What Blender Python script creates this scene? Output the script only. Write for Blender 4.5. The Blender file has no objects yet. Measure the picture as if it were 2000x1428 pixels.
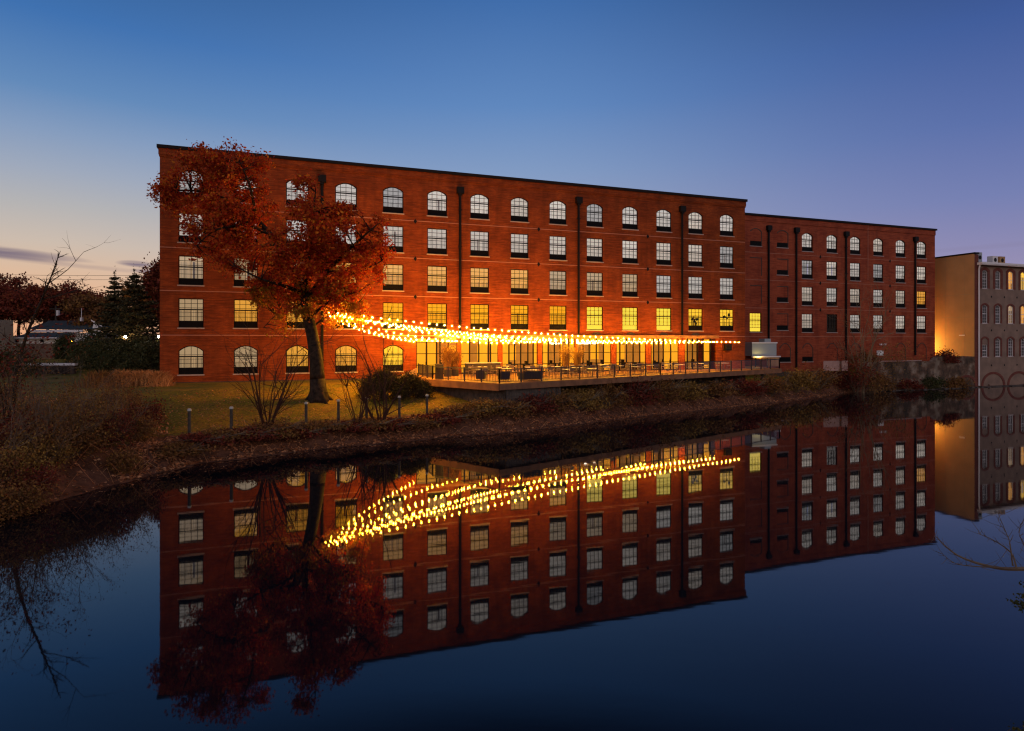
import bpy, math, random
import numpy as np
from mathutils import Vector, Matrix
R = math.radians
random.seed(7); rng = np.random.default_rng(7)
C = bpy.context.scene.collection
sc = bpy.context.scene

# ------------------------------------------------------------------ camera, world, exposure
F = 1222.0; HZ = 664.0; CAMH = 6.8
cam_d = bpy.data.cameras.new("camera"); cam = bpy.data.objects.new("camera", cam_d); C.objects.link(cam)
cam.location = (0, 0, CAMH); cam.rotation_euler = (R(90), 0, 0)
cam_d.sensor_width = 36; cam_d.lens = 36 * F / 2000; cam_d.shift_y = -(714 - HZ) / 2000
cam_d.clip_start = .1; cam_d.clip_end = 5000
sc.camera = cam
sc.view_settings.view_transform = 'Standard'; sc.view_settings.look = 'None'
sc.view_settings.exposure = 0; sc.view_settings.gamma = 1
sc.cycles.use_denoising = True
sc.cycles.max_bounces = 6; sc.cycles.diffuse_bounces = 3; sc.cycles.glossy_bounces = 4
sc.cycles.transparent_max_bounces = 12; sc.cycles.sample_clamp_indirect = 8
sc.cycles.filter_width = 1.25; sc.cycles.caustics_reflective = False; sc.cycles.caustics_refractive = False

def lin(c):
    return tuple(((v / 255) / 12.92 if v / 255 <= .04045 else ((v / 255 + .055) / 1.055) ** 2.4) for v in c)

W = bpy.data.worlds.new("World"); sc.world = W; W.use_nodes = True
wn, wl = W.node_tree.nodes, W.node_tree.links; wn.clear()
def wm(op, a=None, b=None, c=None, clamp=False):
    n = wn.new('ShaderNodeMath'); n.operation = op; n.use_clamp = clamp
    for i, v in enumerate((a, b, c)):
        if v is None: continue
        if isinstance(v, (int, float)): n.inputs[i].default_value = v
        else: wl.new(v, n.inputs[i])
    return n.outputs[0]
def wramp(fac, stops):
    n = wn.new('ShaderNodeValToRGB'); e = n.color_ramp.elements
    n.color_ramp.interpolation = 'EASE' if len(stops) < 3 else 'LINEAR'
    while len(e) < len(stops): e.new(.5)
    for i, (p, c) in enumerate(stops): e[i].position = p; e[i].color = (*c, 1)
    wl.new(fac, n.inputs[0]); return n.outputs[0]
def wrange(v, a, b):
    n = wn.new('ShaderNodeMapRange'); n.interpolation_type = 'SMOOTHSTEP'
    n.inputs['From Min'].default_value = a; n.inputs['From Max'].default_value = b; wl.new(v, n.inputs['Value']); return n.outputs[0]
def wmix(f, a, b):
    n = wn.new('ShaderNodeMix'); n.data_type = 'RGBA'
    if isinstance(f, float): n.inputs[0].default_value = f
    else: wl.new(f, n.inputs[0])
    for i, v in ((6, a), (7, b)):
        if isinstance(v, tuple): n.inputs[i].default_value = (*v, 1)
        else: wl.new(v, n.inputs[i])
    return n.outputs[2]
tc = wn.new('ShaderNodeTexCoord'); sx = wn.new('ShaderNodeSeparateXYZ'); wl.new(tc.outputs['Generated'], sx.inputs[0])
dx, dy, dz = sx.outputs
left = wramp(dz, [(0, lin((222, 160, 120))), (.05, lin((222, 174, 138))), (.085, lin((212, 178, 150))), (.125, lin((196, 180, 166))),
                  (.17, lin((174, 172, 172))), (.215, lin((152, 162, 180))), (.26, lin((128, 150, 182))), (.31, lin((94, 132, 178))), (.39, lin((60, 108, 168))), (.6, lin((12, 30, 64)))])
mid = wramp(dz, [(0, lin((206, 172, 158))), (.1, lin((172, 166, 178))), (.18, lin((148, 158, 184))), (.26, lin((124, 148, 186))), (.35, lin((92, 130, 182))),
                 (.48, lin((61, 104, 163))), (.54, lin((14, 30, 60))), (1, lin((8, 18, 44)))])
right = wramp(dz, [(0, lin((166, 146, 164))), (.1, lin((140, 134, 170))), (.18, lin((112, 122, 170))), (.27, lin((86, 106, 162))), (.38, lin((60, 86, 146))),
                   (.54, lin((18, 32, 68))), (1, lin((8, 16, 40)))])
front = wmix(wrange(dx, -.62, .05), left, mid)
front = wmix(wrange(dx, -.02, .66), front, right)
# long grey cloud streaks low in the west
az = wm('ARCTAN2', dx, dy)
def streak(a0, e0, wa, we, tilt):
    da = wm('MULTIPLY', wm('SUBTRACT', az, a0), 1 / wa)
    de = wm('MULTIPLY', wm('SUBTRACT', wm('SUBTRACT', dz, e0), wm('MULTIPLY', wm('SUBTRACT', az, a0), tilt)), 1 / we)
    r2 = wm('ADD', wm('MULTIPLY', da, da), wm('MULTIPLY', de, de))
    return wm('SUBTRACT', 1, r2, clamp=True)
cb = wn.new('ShaderNodeCombineXYZ'); wl.new(wm('MULTIPLY', az, 5), cb.inputs[0]); wl.new(wm('MULTIPLY', dz, 90), cb.inputs[1])
nz = wn.new('ShaderNodeTexNoise'); nz.inputs['Scale'].default_value = 1.6; nz.inputs['Detail'].default_value = 5; wl.new(cb.outputs[0], nz.inputs[0])
m1 = wm('ADD', streak(-.70, .109, .115, .0085, -.055), streak(-.54, .1035, .026, .005, -.03))
m1 = wm('ADD', m1, wm('MULTIPLY', streak(-.52, .094, .03, .004, -.05), .8))
m1 = wm('ADD', m1, wm('MULTIPLY', streak(-.62, .098, .14, .004, -.06), .3))
m1 = wm('ADD', m1, wm('MULTIPLY', streak(.66, .118, .14, .004, .02), .12))
m1 = wm('MULTIPLY', m1, wrange(nz.outputs[0], .22, .5), clamp=True)
front = wmix(wm('MULTIPLY', m1, .92), front, lin((112, 100, 118)))
# the sky behind the camera is the brighter side of the dusk
rear = wramp(dz, [(0, (.05, .035, .03)), (.055, (.08, .05, .04)), (.13, (.95, .80, .74)), (.2, (1.05, .92, .88)), (.3, (.85, .82, .88)), (.6, (.24, .30, .48)), (1, (.06, .1, .22))])
full = wmix(wrange(dy, .15, -.35), front, rear)
bg = wn.new('ShaderNodeBackground'); wl.new(full, bg.inputs[0]); bg.inputs[1].default_value = 1.10
wo = wn.new('ShaderNodeOutputWorld'); wl.new(bg.outputs[0], wo.inputs[0])
W.cycles.sampling_method = 'MANUAL'; W.cycles.sample_map_resolution = 512

# ------------------------------------------------------------------ geometry helpers
def PX(px, py, d): return Vector(((px - 1000) / F * d, d, CAMH + (HZ - py) * d / F))
def GX(px, d): return (px - 1000) / F * d
class MB:
    def __init__(s): s.v = []; s.f = []; s.m = []; s.n = 0
    def add(s, vs, fs, mi=0):
        k = s.n; s.v.append(np.asarray(vs, dtype=float).reshape(-1, 3)); s.n += len(s.v[-1])
        s.f += [tuple(i + k for i in f) for f in fs]; s.m += [mi] * len(fs)
    def quad(s, a, b, c, d, mi=0): s.add([a, b, c, d], [(0, 1, 2, 3)], mi)
    def box(s, x0, x1, y0, y1, z0, z1, mi=0):
        s.add([(x0, y0, z0), (x1, y0, z0), (x1, y1, z0), (x0, y1, z0), (x0, y0, z1), (x1, y0, z1), (x1, y1, z1), (x0, y1, z1)],
              [(0, 3, 2, 1), (4, 5, 6, 7), (0, 1, 5, 4), (1, 2, 6, 5), (2, 3, 7, 6), (3, 0, 4, 7)], mi)
    def prism(s, poly, z0, z1, mi=0):
        n = len(poly); vs = [(x, y, z0) for x, y in poly] + [(x, y, z1) for x, y in poly]
        fs = [tuple(range(n - 1, -1, -1)), tuple(range(n, 2 * n))] + [(i, (i + 1) % n, n + (i + 1) % n, n + i) for i in range(n)]
        s.add(vs, fs, mi)
    def prismY(s, poly, y0, y1, mi=0):   # poly in x,z extruded along y
        n = len(poly); vs = [(x, y0, z) for x, z in poly] + [(x, y1, z) for x, z in poly]
        fs = [tuple(range(n)), tuple(range(2 * n - 1, n - 1, -1))] + [(i, n + i, n + (i + 1) % n, (i + 1) % n) for i in range(n)]
        s.add(vs, fs, mi)
    def bar(s, a, b, w, mi=0):
        s.tube([a, b], [w, w], 4, mi)
    def tube(s, pts, rad, n=5, mi=0, cap=True):
        pts = [Vector(p) for p in pts]; k = len(pts); vs = []
        up = Vector((0.13, .21, 1)).normalized()
        for i, p in enumerate(pts):
            t = (pts[min(i + 1, k - 1)] - pts[max(i - 1, 0)])
            if t.length < 1e-9: t = Vector((0, 0, 1))
            t.normalize()
            u = t.cross(up)
            if u.length < .05: u = t.cross(Vector((1, 0, 0)))
            u.normalize(); w = t.cross(u)
            for j in range(n):
                a = 2 * math.pi * (j + .5) / n
                vs.append(p + (u * math.cos(a) + w * math.sin(a)) * rad[i])
        fs = [(i * n + j, i * n + (j + 1) % n, (i + 1) * n + (j + 1) % n, (i + 1) * n + j) for i in range(k - 1) for j in range(n)]
        if cap: fs += [tuple(range(n - 1, -1, -1)), tuple(range((k - 1) * n, k * n))]
        s.add([tuple(v) for v in vs], fs, mi)
    def leaves(s, P, size, mi=0, jit=.4, flat=0.0, tri=False):
        P = np.asarray(P, float); n = len(P)
        if n == 0: return
        u = rng.normal(size=(n, 3)); u[:, 2] *= (1 - flat)
        u /= np.linalg.norm(u, axis=1)[:, None]
        w = rng.normal(size=(n, 3)); w[:, 2] *= (1 - flat); w -= (w * u).sum(1)[:, None] * u
        w /= np.linalg.norm(w, axis=1)[:, None]
        sz = size * (1 - jit + 2 * jit * rng.random(n))[:, None]
        a = P - u * sz * .5; b = P + w * sz * .32 + u * sz * .05; c = P + u * sz * .55; d = P - w * sz * .32
        V = np.stack([a, b, c, d], 1).reshape(-1, 3); k = s.n
        s.v.append(V); s.n += 4 * n
        s.f += [(k + 4 * i, k + 4 * i + 1, k + 4 * i + 2, k + 4 * i + 3) for i in range(n)]; s.m += [mi] * n
    def mesh(s, name, mats, smooth=False):
        me = bpy.data.meshes.new(name)
        V = np.concatenate(s.v) if s.v else np.zeros((0, 3))
        me.from_pydata(V.tolist(), [], s.f)
        for m in (mats if isinstance(mats, (list, tuple)) else [mats]): me.materials.append(m)
        if any(s.m): me.polygons.foreach_set('material_index', s.m)
        if smooth: me.polygons.foreach_set('use_smooth', [True] * len(s.f))
        me.update(); return me
    def obj(s, name, mats, parent=None, smooth=False):
        o = bpy.data.objects.new(name, s.mesh(name, mats, smooth)); C.objects.link(o)
        if parent: o.parent = parent
        return o
def tag(o, label, cat, group=None, kind=None):
    if label: o['label'] = label
    if cat: o['category'] = cat
    if group: o['group'] = group
    if kind: o['kind'] = kind
    return o
def thing(name, label, cat, loc=(0, 0, 0), rz=0, group=None):
    o = bpy.data.objects.new(name, None); C.objects.link(o); o.empty_display_size = .3
    o.location = loc; o.rotation_euler = (0, 0, rz); return tag(o, label, cat, group)
def struct(o): o['kind'] = 'structure'; return o
def kids(o): return KID.get(o.name, [])
def inst(name, me, parent, loc=(0, 0, 0), rz=0):
    o = bpy.data.objects.new(name, me); C.objects.link(o); o.parent = parent; o.location = loc; o.rotation_euler = (0, 0, rz); return o
def dup(root, loc, rz, label, group=None):
    def cp(o, par):
        c = o.copy(); C.objects.link(c)
        if par: c.parent = par
        for ch in list(o.children): cp(ch, c)
        return c
    r = cp(root, None); r.location = loc; r.rotation_euler = (0, 0, rz); r['label'] = label
    if group: r['group'] = group
    return r

# ------------------------------------------------------------------ materials
def mat(name, col, rough=.7, spec=.3, metal=0.0, noise=None, bump=0, emis=None, es=0, nscale=3, island=None, coat=0):
    """noise: (col2, amount); island: list of colours picked per loose piece"""
    m = bpy.data.materials.new(name); m.use_nodes = True; N, L = m.node_tree.nodes, m.node_tree.links
    b = N['Principled BSDF']; b.inputs['Base Color'].default_value = (*col, 1); b.inputs['Roughness'].default_value = rough
    b.inputs['Specular IOR Level'].default_value = spec; b.inputs['Metallic'].default_value = metal
    tcn = N.new('ShaderNodeTexCoord')
    out = None
    if island:
        g = N.new('ShaderNodeNewGeometry'); r = N.new('ShaderNodeValToRGB'); e = r.color_ramp.elements
        while len(e) < len(island): e.new(.5)
        for i, c in enumerate(island): e[i].position = i / max(1, len(island) - 1); e[i].color = (*c, 1)
        L.new(g.outputs['Random Per Island'], r.inputs[0]); out = r.outputs[0]
    if noise:
        nz = N.new('ShaderNodeTexNoise'); nz.inputs['Scale'].default_value = nscale; nz.inputs['Detail'].default_value = 6
        L.new(tcn.outputs['Object'], nz.inputs[0])
        rr = N.new('ShaderNodeMapRange'); rr.inputs['From Min'].default_value = .35; rr.inputs['From Max'].default_value = .65
        rr.inputs['To Max'].default_value = noise[1]; L.new(nz.outputs[0], rr.inputs[0])
        mx = N.new('ShaderNodeMix'); mx.data_type = 'RGBA'; L.new(rr.outputs[0], mx.inputs[0])
        if out: L.new(out, mx.inputs[6])
        else: mx.inputs[6].default_value = (*col, 1)
        mx.inputs[7].default_value = (*noise[0], 1); out = mx.outputs[2]
    if out: L.new(out, b.inputs['Base Color'])
    if bump:
        n2 = N.new('ShaderNodeTexNoise'); n2.inputs['Scale'].default_value = nscale * 6; n2.inputs['Detail'].default_value = 4
        L.new(tcn.outputs['Object'], n2.inputs[0]); bp = N.new('ShaderNodeBump'); bp.inputs['Strength'].default_value = bump
        bp.inputs['Distance'].default_value = .05; L.new(n2.outputs[0], bp.inputs['Height']); L.new(bp.outputs[0], b.inputs['Normal'])
    if emis:
        b.inputs['Emission Color'].default_value = (*emis, 1); b.inputs['Emission Strength'].default_value = es
    return m

def translucent(m, f=.35):
    N, L = m.node_tree.nodes, m.node_tree.links; b = N['Principled BSDF']; o = N['Material Output']; t = N.new('ShaderNodeBsdfTranslucent'); x = N.new('ShaderNodeMixShader'); x.inputs[0].default_value = f
    if b.inputs['Base Color'].links: L.new(b.inputs['Base Color'].links[0].from_socket, t.inputs[0])
    L.new(b.outputs[0], x.inputs[1]); L.new(t.outputs[0], x.inputs[2]); L.new(x.outputs[0], o.inputs[0])

def brick_mat(name, c1, c2, mortar, blotch):
    m = bpy.data.materials.new(name); m.use_nodes = True; N, L = m.node_tree.nodes, m.node_tree.links
    b = N['Principled BSDF']; b.inputs['Roughness'].default_value = .85; b.inputs['Specular IOR Level'].default_value = .2
    t = N.new('ShaderNodeTexCoord'); s = N.new('ShaderNodeSeparateXYZ'); L.new(t.outputs['Object'], s.inputs[0])
    cxy = N.new('ShaderNodeMath'); cxy.operation = 'ADD'; L.new(s.outputs[0], cxy.inputs[0]); L.new(s.outputs[1], cxy.inputs[1])
    c = N.new('ShaderNodeCombineXYZ'); L.new(cxy.outputs[0], c.inputs[0]); L.new(s.outputs[2], c.inputs[1])
    bt = N.new('ShaderNodeTexBrick'); L.new(c.outputs[0], bt.inputs[0]); bt.inputs['Scale'].default_value = 1
    bt.inputs['Brick Width'].default_value = .24; bt.inputs['Row Height'].default_value = .085; bt.inputs['Mortar Size'].default_value = .008
    bt.inputs['Color1'].default_value = (*c1, 1); bt.inputs['Color2'].default_value = (*c2, 1); bt.inputs['Mortar'].default_value = (*mortar, 1)
    n1 = N.new('ShaderNodeTexNoise'); n1.inputs['Scale'].default_value = .45; n1.inputs['Detail'].default_value = 8; n1.inputs['Roughness'].default_value = .65
    L.new(c.outputs[0], n1.inputs[0])
    mp = N.new('ShaderNodeMapping'); mp.inputs['Scale'].default_value = (.7, 9, 1); L.new(c.outputs[0], mp.inputs[0])
    n2 = N.new('ShaderNodeTexNoise'); n2.inputs['Scale'].default_value = 1.0; n2.inputs['Detail'].default_value = 6; L.new(mp.outputs[0], n2.inputs[0])
    ad = N.new('ShaderNodeMath'); ad.operation = 'ADD'; L.new(n1.outputs[0], ad.inputs[0]); L.new(n2.outputs[0], ad.inputs[1])
    rr = N.new('ShaderNodeMapRange'); rr.inputs['From Min'].default_value = .82; rr.inputs['From Max'].default_value = 1.18
    L.new(ad.outputs[0], rr.inputs[0]); rr.inputs['To Max'].default_value = .9
    mx = N.new('ShaderNodeMix'); mx.data_type = 'RGBA'; L.new(rr.outputs[0], mx.inputs[0]); L.new(bt.outputs['Color'], mx.inputs[6]); mx.inputs[7].default_value = (*blotch, 1)
    m3 = N.new('ShaderNodeMapping'); m3.inputs['Scale'].default_value = (1.6, .16, 1); L.new(c.outputs[0], m3.inputs[0])
    n3 = N.new('ShaderNodeTexNoise'); n3.inputs['Scale'].default_value = 1.0; n3.inputs['Detail'].default_value = 5; L.new(m3.outputs[0], n3.inputs[0])
    r3 = N.new('ShaderNodeMapRange'); r3.inputs['From Min'].default_value = .5; r3.inputs['From Max'].default_value = .72; r3.inputs['To Max'].default_value = .45; L.new(n3.outputs[0], r3.inputs[0])
    x3 = N.new('ShaderNodeMix'); x3.data_type = 'RGBA'; L.new(r3.outputs[0], x3.inputs[0]); L.new(mx.outputs[2], x3.inputs[6]); x3.inputs[7].default_value = (blotch[0] * .7, blotch[1] * .9, blotch[2] * 1.2, 1)
    L.new(x3.outputs[2], b.inputs['Base Color'])
    bp = N.new('ShaderNodeBump'); bp.inputs['Strength'].default_value = .5; bp.inputs['Distance'].default_value = .02
    inv = N.new('ShaderNodeMath'); inv.operation = 'SUBTRACT'; inv.inputs[0].default_value = 1; L.new(bt.outputs['Fac'], inv.inputs[1])
    L.new(inv.outputs[0], bp.inputs['Height']); L.new(bp.outputs[0], b.inputs['Normal'])
    return m

def glass_mat(name, ior=1.6, rough=.02, tint=(1, 1, 1), bump=.15):
    m = bpy.data.materials.new(name); m.use_nodes = True; N, L = m.node_tree.nodes, m.node_tree.links; N.clear()
    o = N.new('ShaderNodeOutputMaterial'); mx = N.new('ShaderNodeMixShader'); fr = N.new('ShaderNodeFresnel'); fr.inputs[0].default_value = ior
    tr = N.new('ShaderNodeBsdfTransparent'); tr.inputs[0].default_value = (*tint, 1); gl = N.new('ShaderNodeBsdfGlossy'); gl.inputs['Roughness'].default_value = rough
    t = N.new('ShaderNodeTexCoord'); nz = N.new('ShaderNodeTexNoise'); nz.inputs['Scale'].default_value = 1.3; L.new(t.outputs['Object'], nz.inputs[0])
    bp = N.new('ShaderNodeBump'); bp.inputs['Strength'].default_value = bump; bp.inputs['Distance'].default_value = .02
    L.new(nz.outputs[0], bp.inputs['Height']); L.new(bp.outputs[0], gl.inputs['Normal'])
    L.new(fr.outputs[0], mx.inputs[0]); L.new(tr.outputs[0], mx.inputs[1]); L.new(gl.outputs[0], mx.inputs[2]); L.new(mx.outputs[0], o.inputs[0])
    return m
def emit_mat(name, col, s, sample=True):
    m = bpy.data.materials.new(name); m.use_nodes = True; N, L = m.node_tree.nodes, m.node_tree.links; N.clear()
    o = N.new('ShaderNodeOutputMaterial'); e = N.new('ShaderNodeEmission'); e.inputs[0].default_value = (*col, 1); e.inputs[1].default_value = s
    L.new(e.outputs[0], o.inputs[0])
    if not sample: m.cycles.emission_sampling = 'NONE'
    return m

M = {}
M['brick'] = brick_mat('red_brick', (.35, .054, .006), (.23, .031, .004), (.27, .085, .022), (.13, .019, .003))
M['brick_dark'] = brick_mat('annex_brick', (.48, .076, .024), (.35, .055, .020), (.38, .11, .05), (.22, .032, .012))
M['brick_base'] = mat('dark_base', (.05, .03, .025), noise=((.09, .05, .03), 1), nscale=2)
M['coping'] = mat('coping_metal', (.012, .008, .008), rough=.6, spec=.1)
M['band'] = mat('stone_band', (.46, .18, .11))
M['sill'] = mat('stone_sill', (.42, .30, .26))
M['frame'] = mat('dark_frame', (.008, .005, .005), rough=.6, spec=.08)
M['panel'] = mat('grille_panel', (.006, .004, .004), rough=.6, spec=.08)
M['pipe'] = mat('iron_pipe', (.010, .007, .007), rough=.6, spec=.12)
M['glass'] = glass_mat('window_glass', ior=2.35)
M['glass_low'] = glass_mat('old_glass', ior=1.5)
M['glass_clear'] = glass_mat('rail_glass', ior=1.35, bump=0)
curt = {0: (.40, (1, .90, .82)), 1: (.42, (1, .66, .34)), 2: (.85, (1, .44, .05)), 3: (1.15, (1, .40, .008)), 4: (1.25, (1, .56, .03)), 5: (.42, (1, .84, .70)), 6: (.22, (.94, .92, .92)), 7: (.52, (1, .86, .74))}  # pale curtains of unlit rooms emit too: skylight on them painted as glow
for k, (s, c) in curt.items():
    M['curtain%d' % k] = mat('curtain_%d' % k, [(.82, .80, .76), (.6, .48, .34), (.40, .25, .12), (.25, .13, .05), (.30, .2, .08), (.8, .74, .66), (.6, .58, .56), (.8, .74, .66)][k], rough=.9, noise=([(.62, .60, .56), (.44, .34, .22), (.28, .17, .08), (.18, .09, .03), (.22, .13, .05), (.58, .52, .44), (.44, .42, .40), (.58, .52, .44)][k], .8), nscale=1.2, emis=c, es=s)
    M['curtain%d' % k].cycles.emission_sampling = 'NONE'
    p = M['curtain%d' % k].copy(); p.name = 'pleated_curtain_%d' % k; M['pleat%d' % k] = p     # fold shading painted into the emission as random vertical stripes
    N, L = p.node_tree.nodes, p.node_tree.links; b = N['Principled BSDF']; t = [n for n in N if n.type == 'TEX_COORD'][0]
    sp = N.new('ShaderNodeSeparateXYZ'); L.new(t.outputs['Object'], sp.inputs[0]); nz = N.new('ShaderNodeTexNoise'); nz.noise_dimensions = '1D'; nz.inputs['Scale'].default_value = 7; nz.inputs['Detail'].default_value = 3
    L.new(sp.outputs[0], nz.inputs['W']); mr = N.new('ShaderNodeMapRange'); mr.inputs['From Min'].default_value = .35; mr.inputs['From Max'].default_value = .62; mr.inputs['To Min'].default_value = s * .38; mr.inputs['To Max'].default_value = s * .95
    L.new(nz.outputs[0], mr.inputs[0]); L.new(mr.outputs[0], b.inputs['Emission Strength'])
M['lemon'] = mat('lit_room_sheet', (.8, .7, .4), emis=(1, .70, .045), es=1.2)  # lit room painted as an evenly glowing sheet
M['shade'] = mat('lit_shade', (.08, .03, .008), emis=(1, .40, .015), es=1.0)
M['darkroom'] = mat('dark_room', (.02, .02, .02))
M['bulb'] = emit_mat('bulb_glow', (1, .46, .02), 1350)
def bulb_halo():  # faintly emissive shell that paints a glow halo round each bulb
    m = bpy.data.materials.new('bulb_halo'); m.use_nodes = True; N, L = m.node_tree.nodes, m.node_tree.links; N.clear()
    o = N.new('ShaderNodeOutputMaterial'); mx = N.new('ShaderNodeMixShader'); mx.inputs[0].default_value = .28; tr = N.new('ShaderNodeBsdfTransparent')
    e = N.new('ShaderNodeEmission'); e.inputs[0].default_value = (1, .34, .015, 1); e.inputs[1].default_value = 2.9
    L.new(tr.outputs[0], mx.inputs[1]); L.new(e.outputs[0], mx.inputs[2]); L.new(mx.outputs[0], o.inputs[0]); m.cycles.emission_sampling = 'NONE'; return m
M['halo'] = bulb_halo()
M['wire'] = mat('cable', (.02, .018, .016))
M['wood'] = mat('deck_wood', (.34, .15, .055), noise=((.22, .09, .035), 1), nscale=2, bump=.2)
M['fascia'] = mat('fascia_wood', (.28, .11, .045), noise=((.18, .07, .03), 1), nscale=1.5)
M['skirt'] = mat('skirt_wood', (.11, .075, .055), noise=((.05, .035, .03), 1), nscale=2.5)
M['rail'] = mat('rail_metal', (.03, .018, .018), rough=.4)
M['chairm'] = mat('chair_metal', (.10, .06, .045), rough=.35, spec=.8)
M['seatm'] = mat('chair_seat', (.20, .12, .08), rough=.5)
M['top'] = mat('table_top', (.62, .54, .44), rough=.35, spec=.6)
M['sofa'] = mat('wicker', (.03, .018, .02), rough=.6)
M['cushion'] = mat('cushion', (.30, .20, .16), rough=.9)
M['bark'] = mat('bark', (.016, .009, .006), spec=.08, noise=((.05, .028, .016), 1), nscale=4, bump=.6)
M['twig'] = mat('twig', (.10, .055, .035), noise=((.16, .10, .06), 1), nscale=2)
M['twigdark'] = mat('dark_stem', (.06, .022, .014), spec=.1)
M['palebark'] = mat('pale_bark', (.24, .16, .09), noise=((.15, .09, .05), 1), nscale=2)
M['oak'] = mat('oak_leaves', (.3, .05, .02), rough=.5, spec=.08, island=[(.24, .017, .008), (.66, .048, .011), (.85, .12, .014), (.42, .026, .009), (.90, .28, .02), (.62, .085, .012)], noise=((.17, .013, .007), .6), nscale=.6)
translucent(M['oak'], .35)
M['oakgold_lit'] = mat('lamplit_golden_oak_leaves', (.4, .2, .02), rough=.5, spec=.08, island=[(.26, .11, .010), (.42, .22, .015), (.18, .10, .012), (.40, .11, .012), (.34, .06, .010)])  # yellower lower leaves, with the bulbs' warm light painted into their colour
translucent(M['oakgold_lit'], .35)
M['oakfar'] = mat('far_oak_leaves', (.2, .05, .02), spec=.08, rough=.7, island=[(.09, .02, .014), (.24, .04, .02), (.15, .025, .016), (.30, .08, .025)])
M['gold'] = mat('gold_leaves', (.4, .2, .05), spec=.08, rough=.7, island=[(.30, .10, .02), (.45, .18, .03), (.18, .07, .02)])
M['green'] = mat('evergreen_leaves', (.04, .05, .02), spec=.08, rough=.7, island=[(.026, .030, .012), (.055, .056, .018), (.10, .07, .022), (.036, .04, .016)])
M['boxwood'] = mat('boxwood_leaves', (.02, .02, .01), spec=.08, island=[(.014, .012, .006), (.034, .028, .010), (.055, .034, .014)])
M['conifer'] = mat('conifer_needles', (.04, .05, .03), spec=.08, rough=.8, island=[(.032, .034, .018), (.075, .062, .024), (.14, .08, .03), (.04, .04, .02)])
M['brush'] = mat('brush_leaves', (.1, .05, .03), spec=.08, rough=.8, island=[(.10, .036, .018), (.24, .095, .03), (.16, .06, .024), (.30, .14, .032), (.06, .03, .018)])
M['brushgold'] = mat('golden_brush_leaves', (.2, .1, .03), spec=.08, rough=.8, island=[(.20, .09, .025), (.34, .18, .035), (.12, .05, .02), (.42, .22, .05)])
M['redbrush'] = mat('red_brush_leaves', (.2, .03, .02), spec=.08, rough=.8, island=[(.10, .016, .014), (.22, .04, .02), (.06, .014, .012)])
M['orangegrass'] = mat('orange_grass', (.5, .2, .06), rough=.8, island=[(.34, .11, .03), (.52, .20, .06), (.22, .07, .02)])
M['litter'] = mat('leaf_litter', (.15, .05, .03), rough=.8, spec=.08, island=[(.26, .075, .03), (.48, .16, .06), (.62, .28, .13), (.16, .05, .02)])
M['white'] = mat('white_siding', (.80, .72, .66), noise=((.66, .58, .54), .6), nscale=1)
M['roofg'] = mat('grey_roof', (.055, .06, .062), noise=((.035, .04, .042), 1), nscale=2)
M['fence'] = mat('fence_wood', (.13, .07, .045), noise=((.08, .045, .03), 1), nscale=2)
M['stucco'] = mat('tan_wall', (.50, .25, .10), rough=.7, noise=((.40, .20, .08), .7), nscale=.5)
M['render'] = mat('grey_render', (.27, .155, .105), noise=((.19, .11, .075), 1), nscale=.8, bump=.2)
M['redtrim'] = brick_mat('trim_brick', (.24, .055, .035), (.19, .045, .03), (.16, .08, .06), (.13, .03, .02))
M['whiteframe'] = mat('white_frame', (.78, .66, .62))
M['darkglass'] = mat('dark_pane', (.05, .06, .065), rough=.12, spec=.9)
M['metal'] = mat('grey_metal', (.34, .34, .34), rough=.5)
M['post'] = mat('weathered_post', (.075, .052, .04), noise=((.045, .03, .022), 1), nscale=5)
M['postcap'] = mat('pale_cap', (.46, .40, .34))
M['pink'] = mat('pale_boards', (.44, .26, .22), noise=((.34, .19, .16), 1), nscale=2)

# ------------------------------------------------------------------ terrain and water
SH = np.array([(-60, -60), (-26, -22), (-21, 4), (-20.4, 14), (-19.8, 23), (-18.6, 29.6), (-16.9, 34.3), (-12.6, 38.3), (-9, 40.6), (-5, 43.3), (0, 45.6), (3.4, 48.4),
               (8.6, 52.9), (14, 57.2), (20, 61.2), (28, 67.2), (36.4, 74.2), (42, 79.3), (47.6, 83.3), (66.6, 90.2), (140, 116.8), (600, 283)], float)
def shore_dist(P):
    P = np.asarray(P, float); best = np.full(len(P), 1e9); sgn = np.ones(len(P))
    for a, b in zip(SH[:-1], SH[1:]):
        ab = b - a; t = np.clip(((P - a) @ ab) / (ab @ ab), 0, 1); q = a + t[:, None] * ab; d = np.linalg.norm(P - q, axis=1)
        cr = ab[0] * (P[:, 1] - a[1]) - ab[1] * (P[:, 0] - a[0])
        u = d < best - 1e-9; best[u] = d[u]; sgn[u] = np.where(cr[u] >= 0, 1, -1)
    return best * sgn
def vnoise(x, y, s):
    return (np.sin(x * 1.7 * s + 1.3 * np.sin(y * 1.1 * s)) + np.sin(y * 2.3 * s + 1.7 * np.sin(x * .9 * s + 2)) + .5 * np.sin((x + y) * 4.1 * s)) / 2.5
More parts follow.
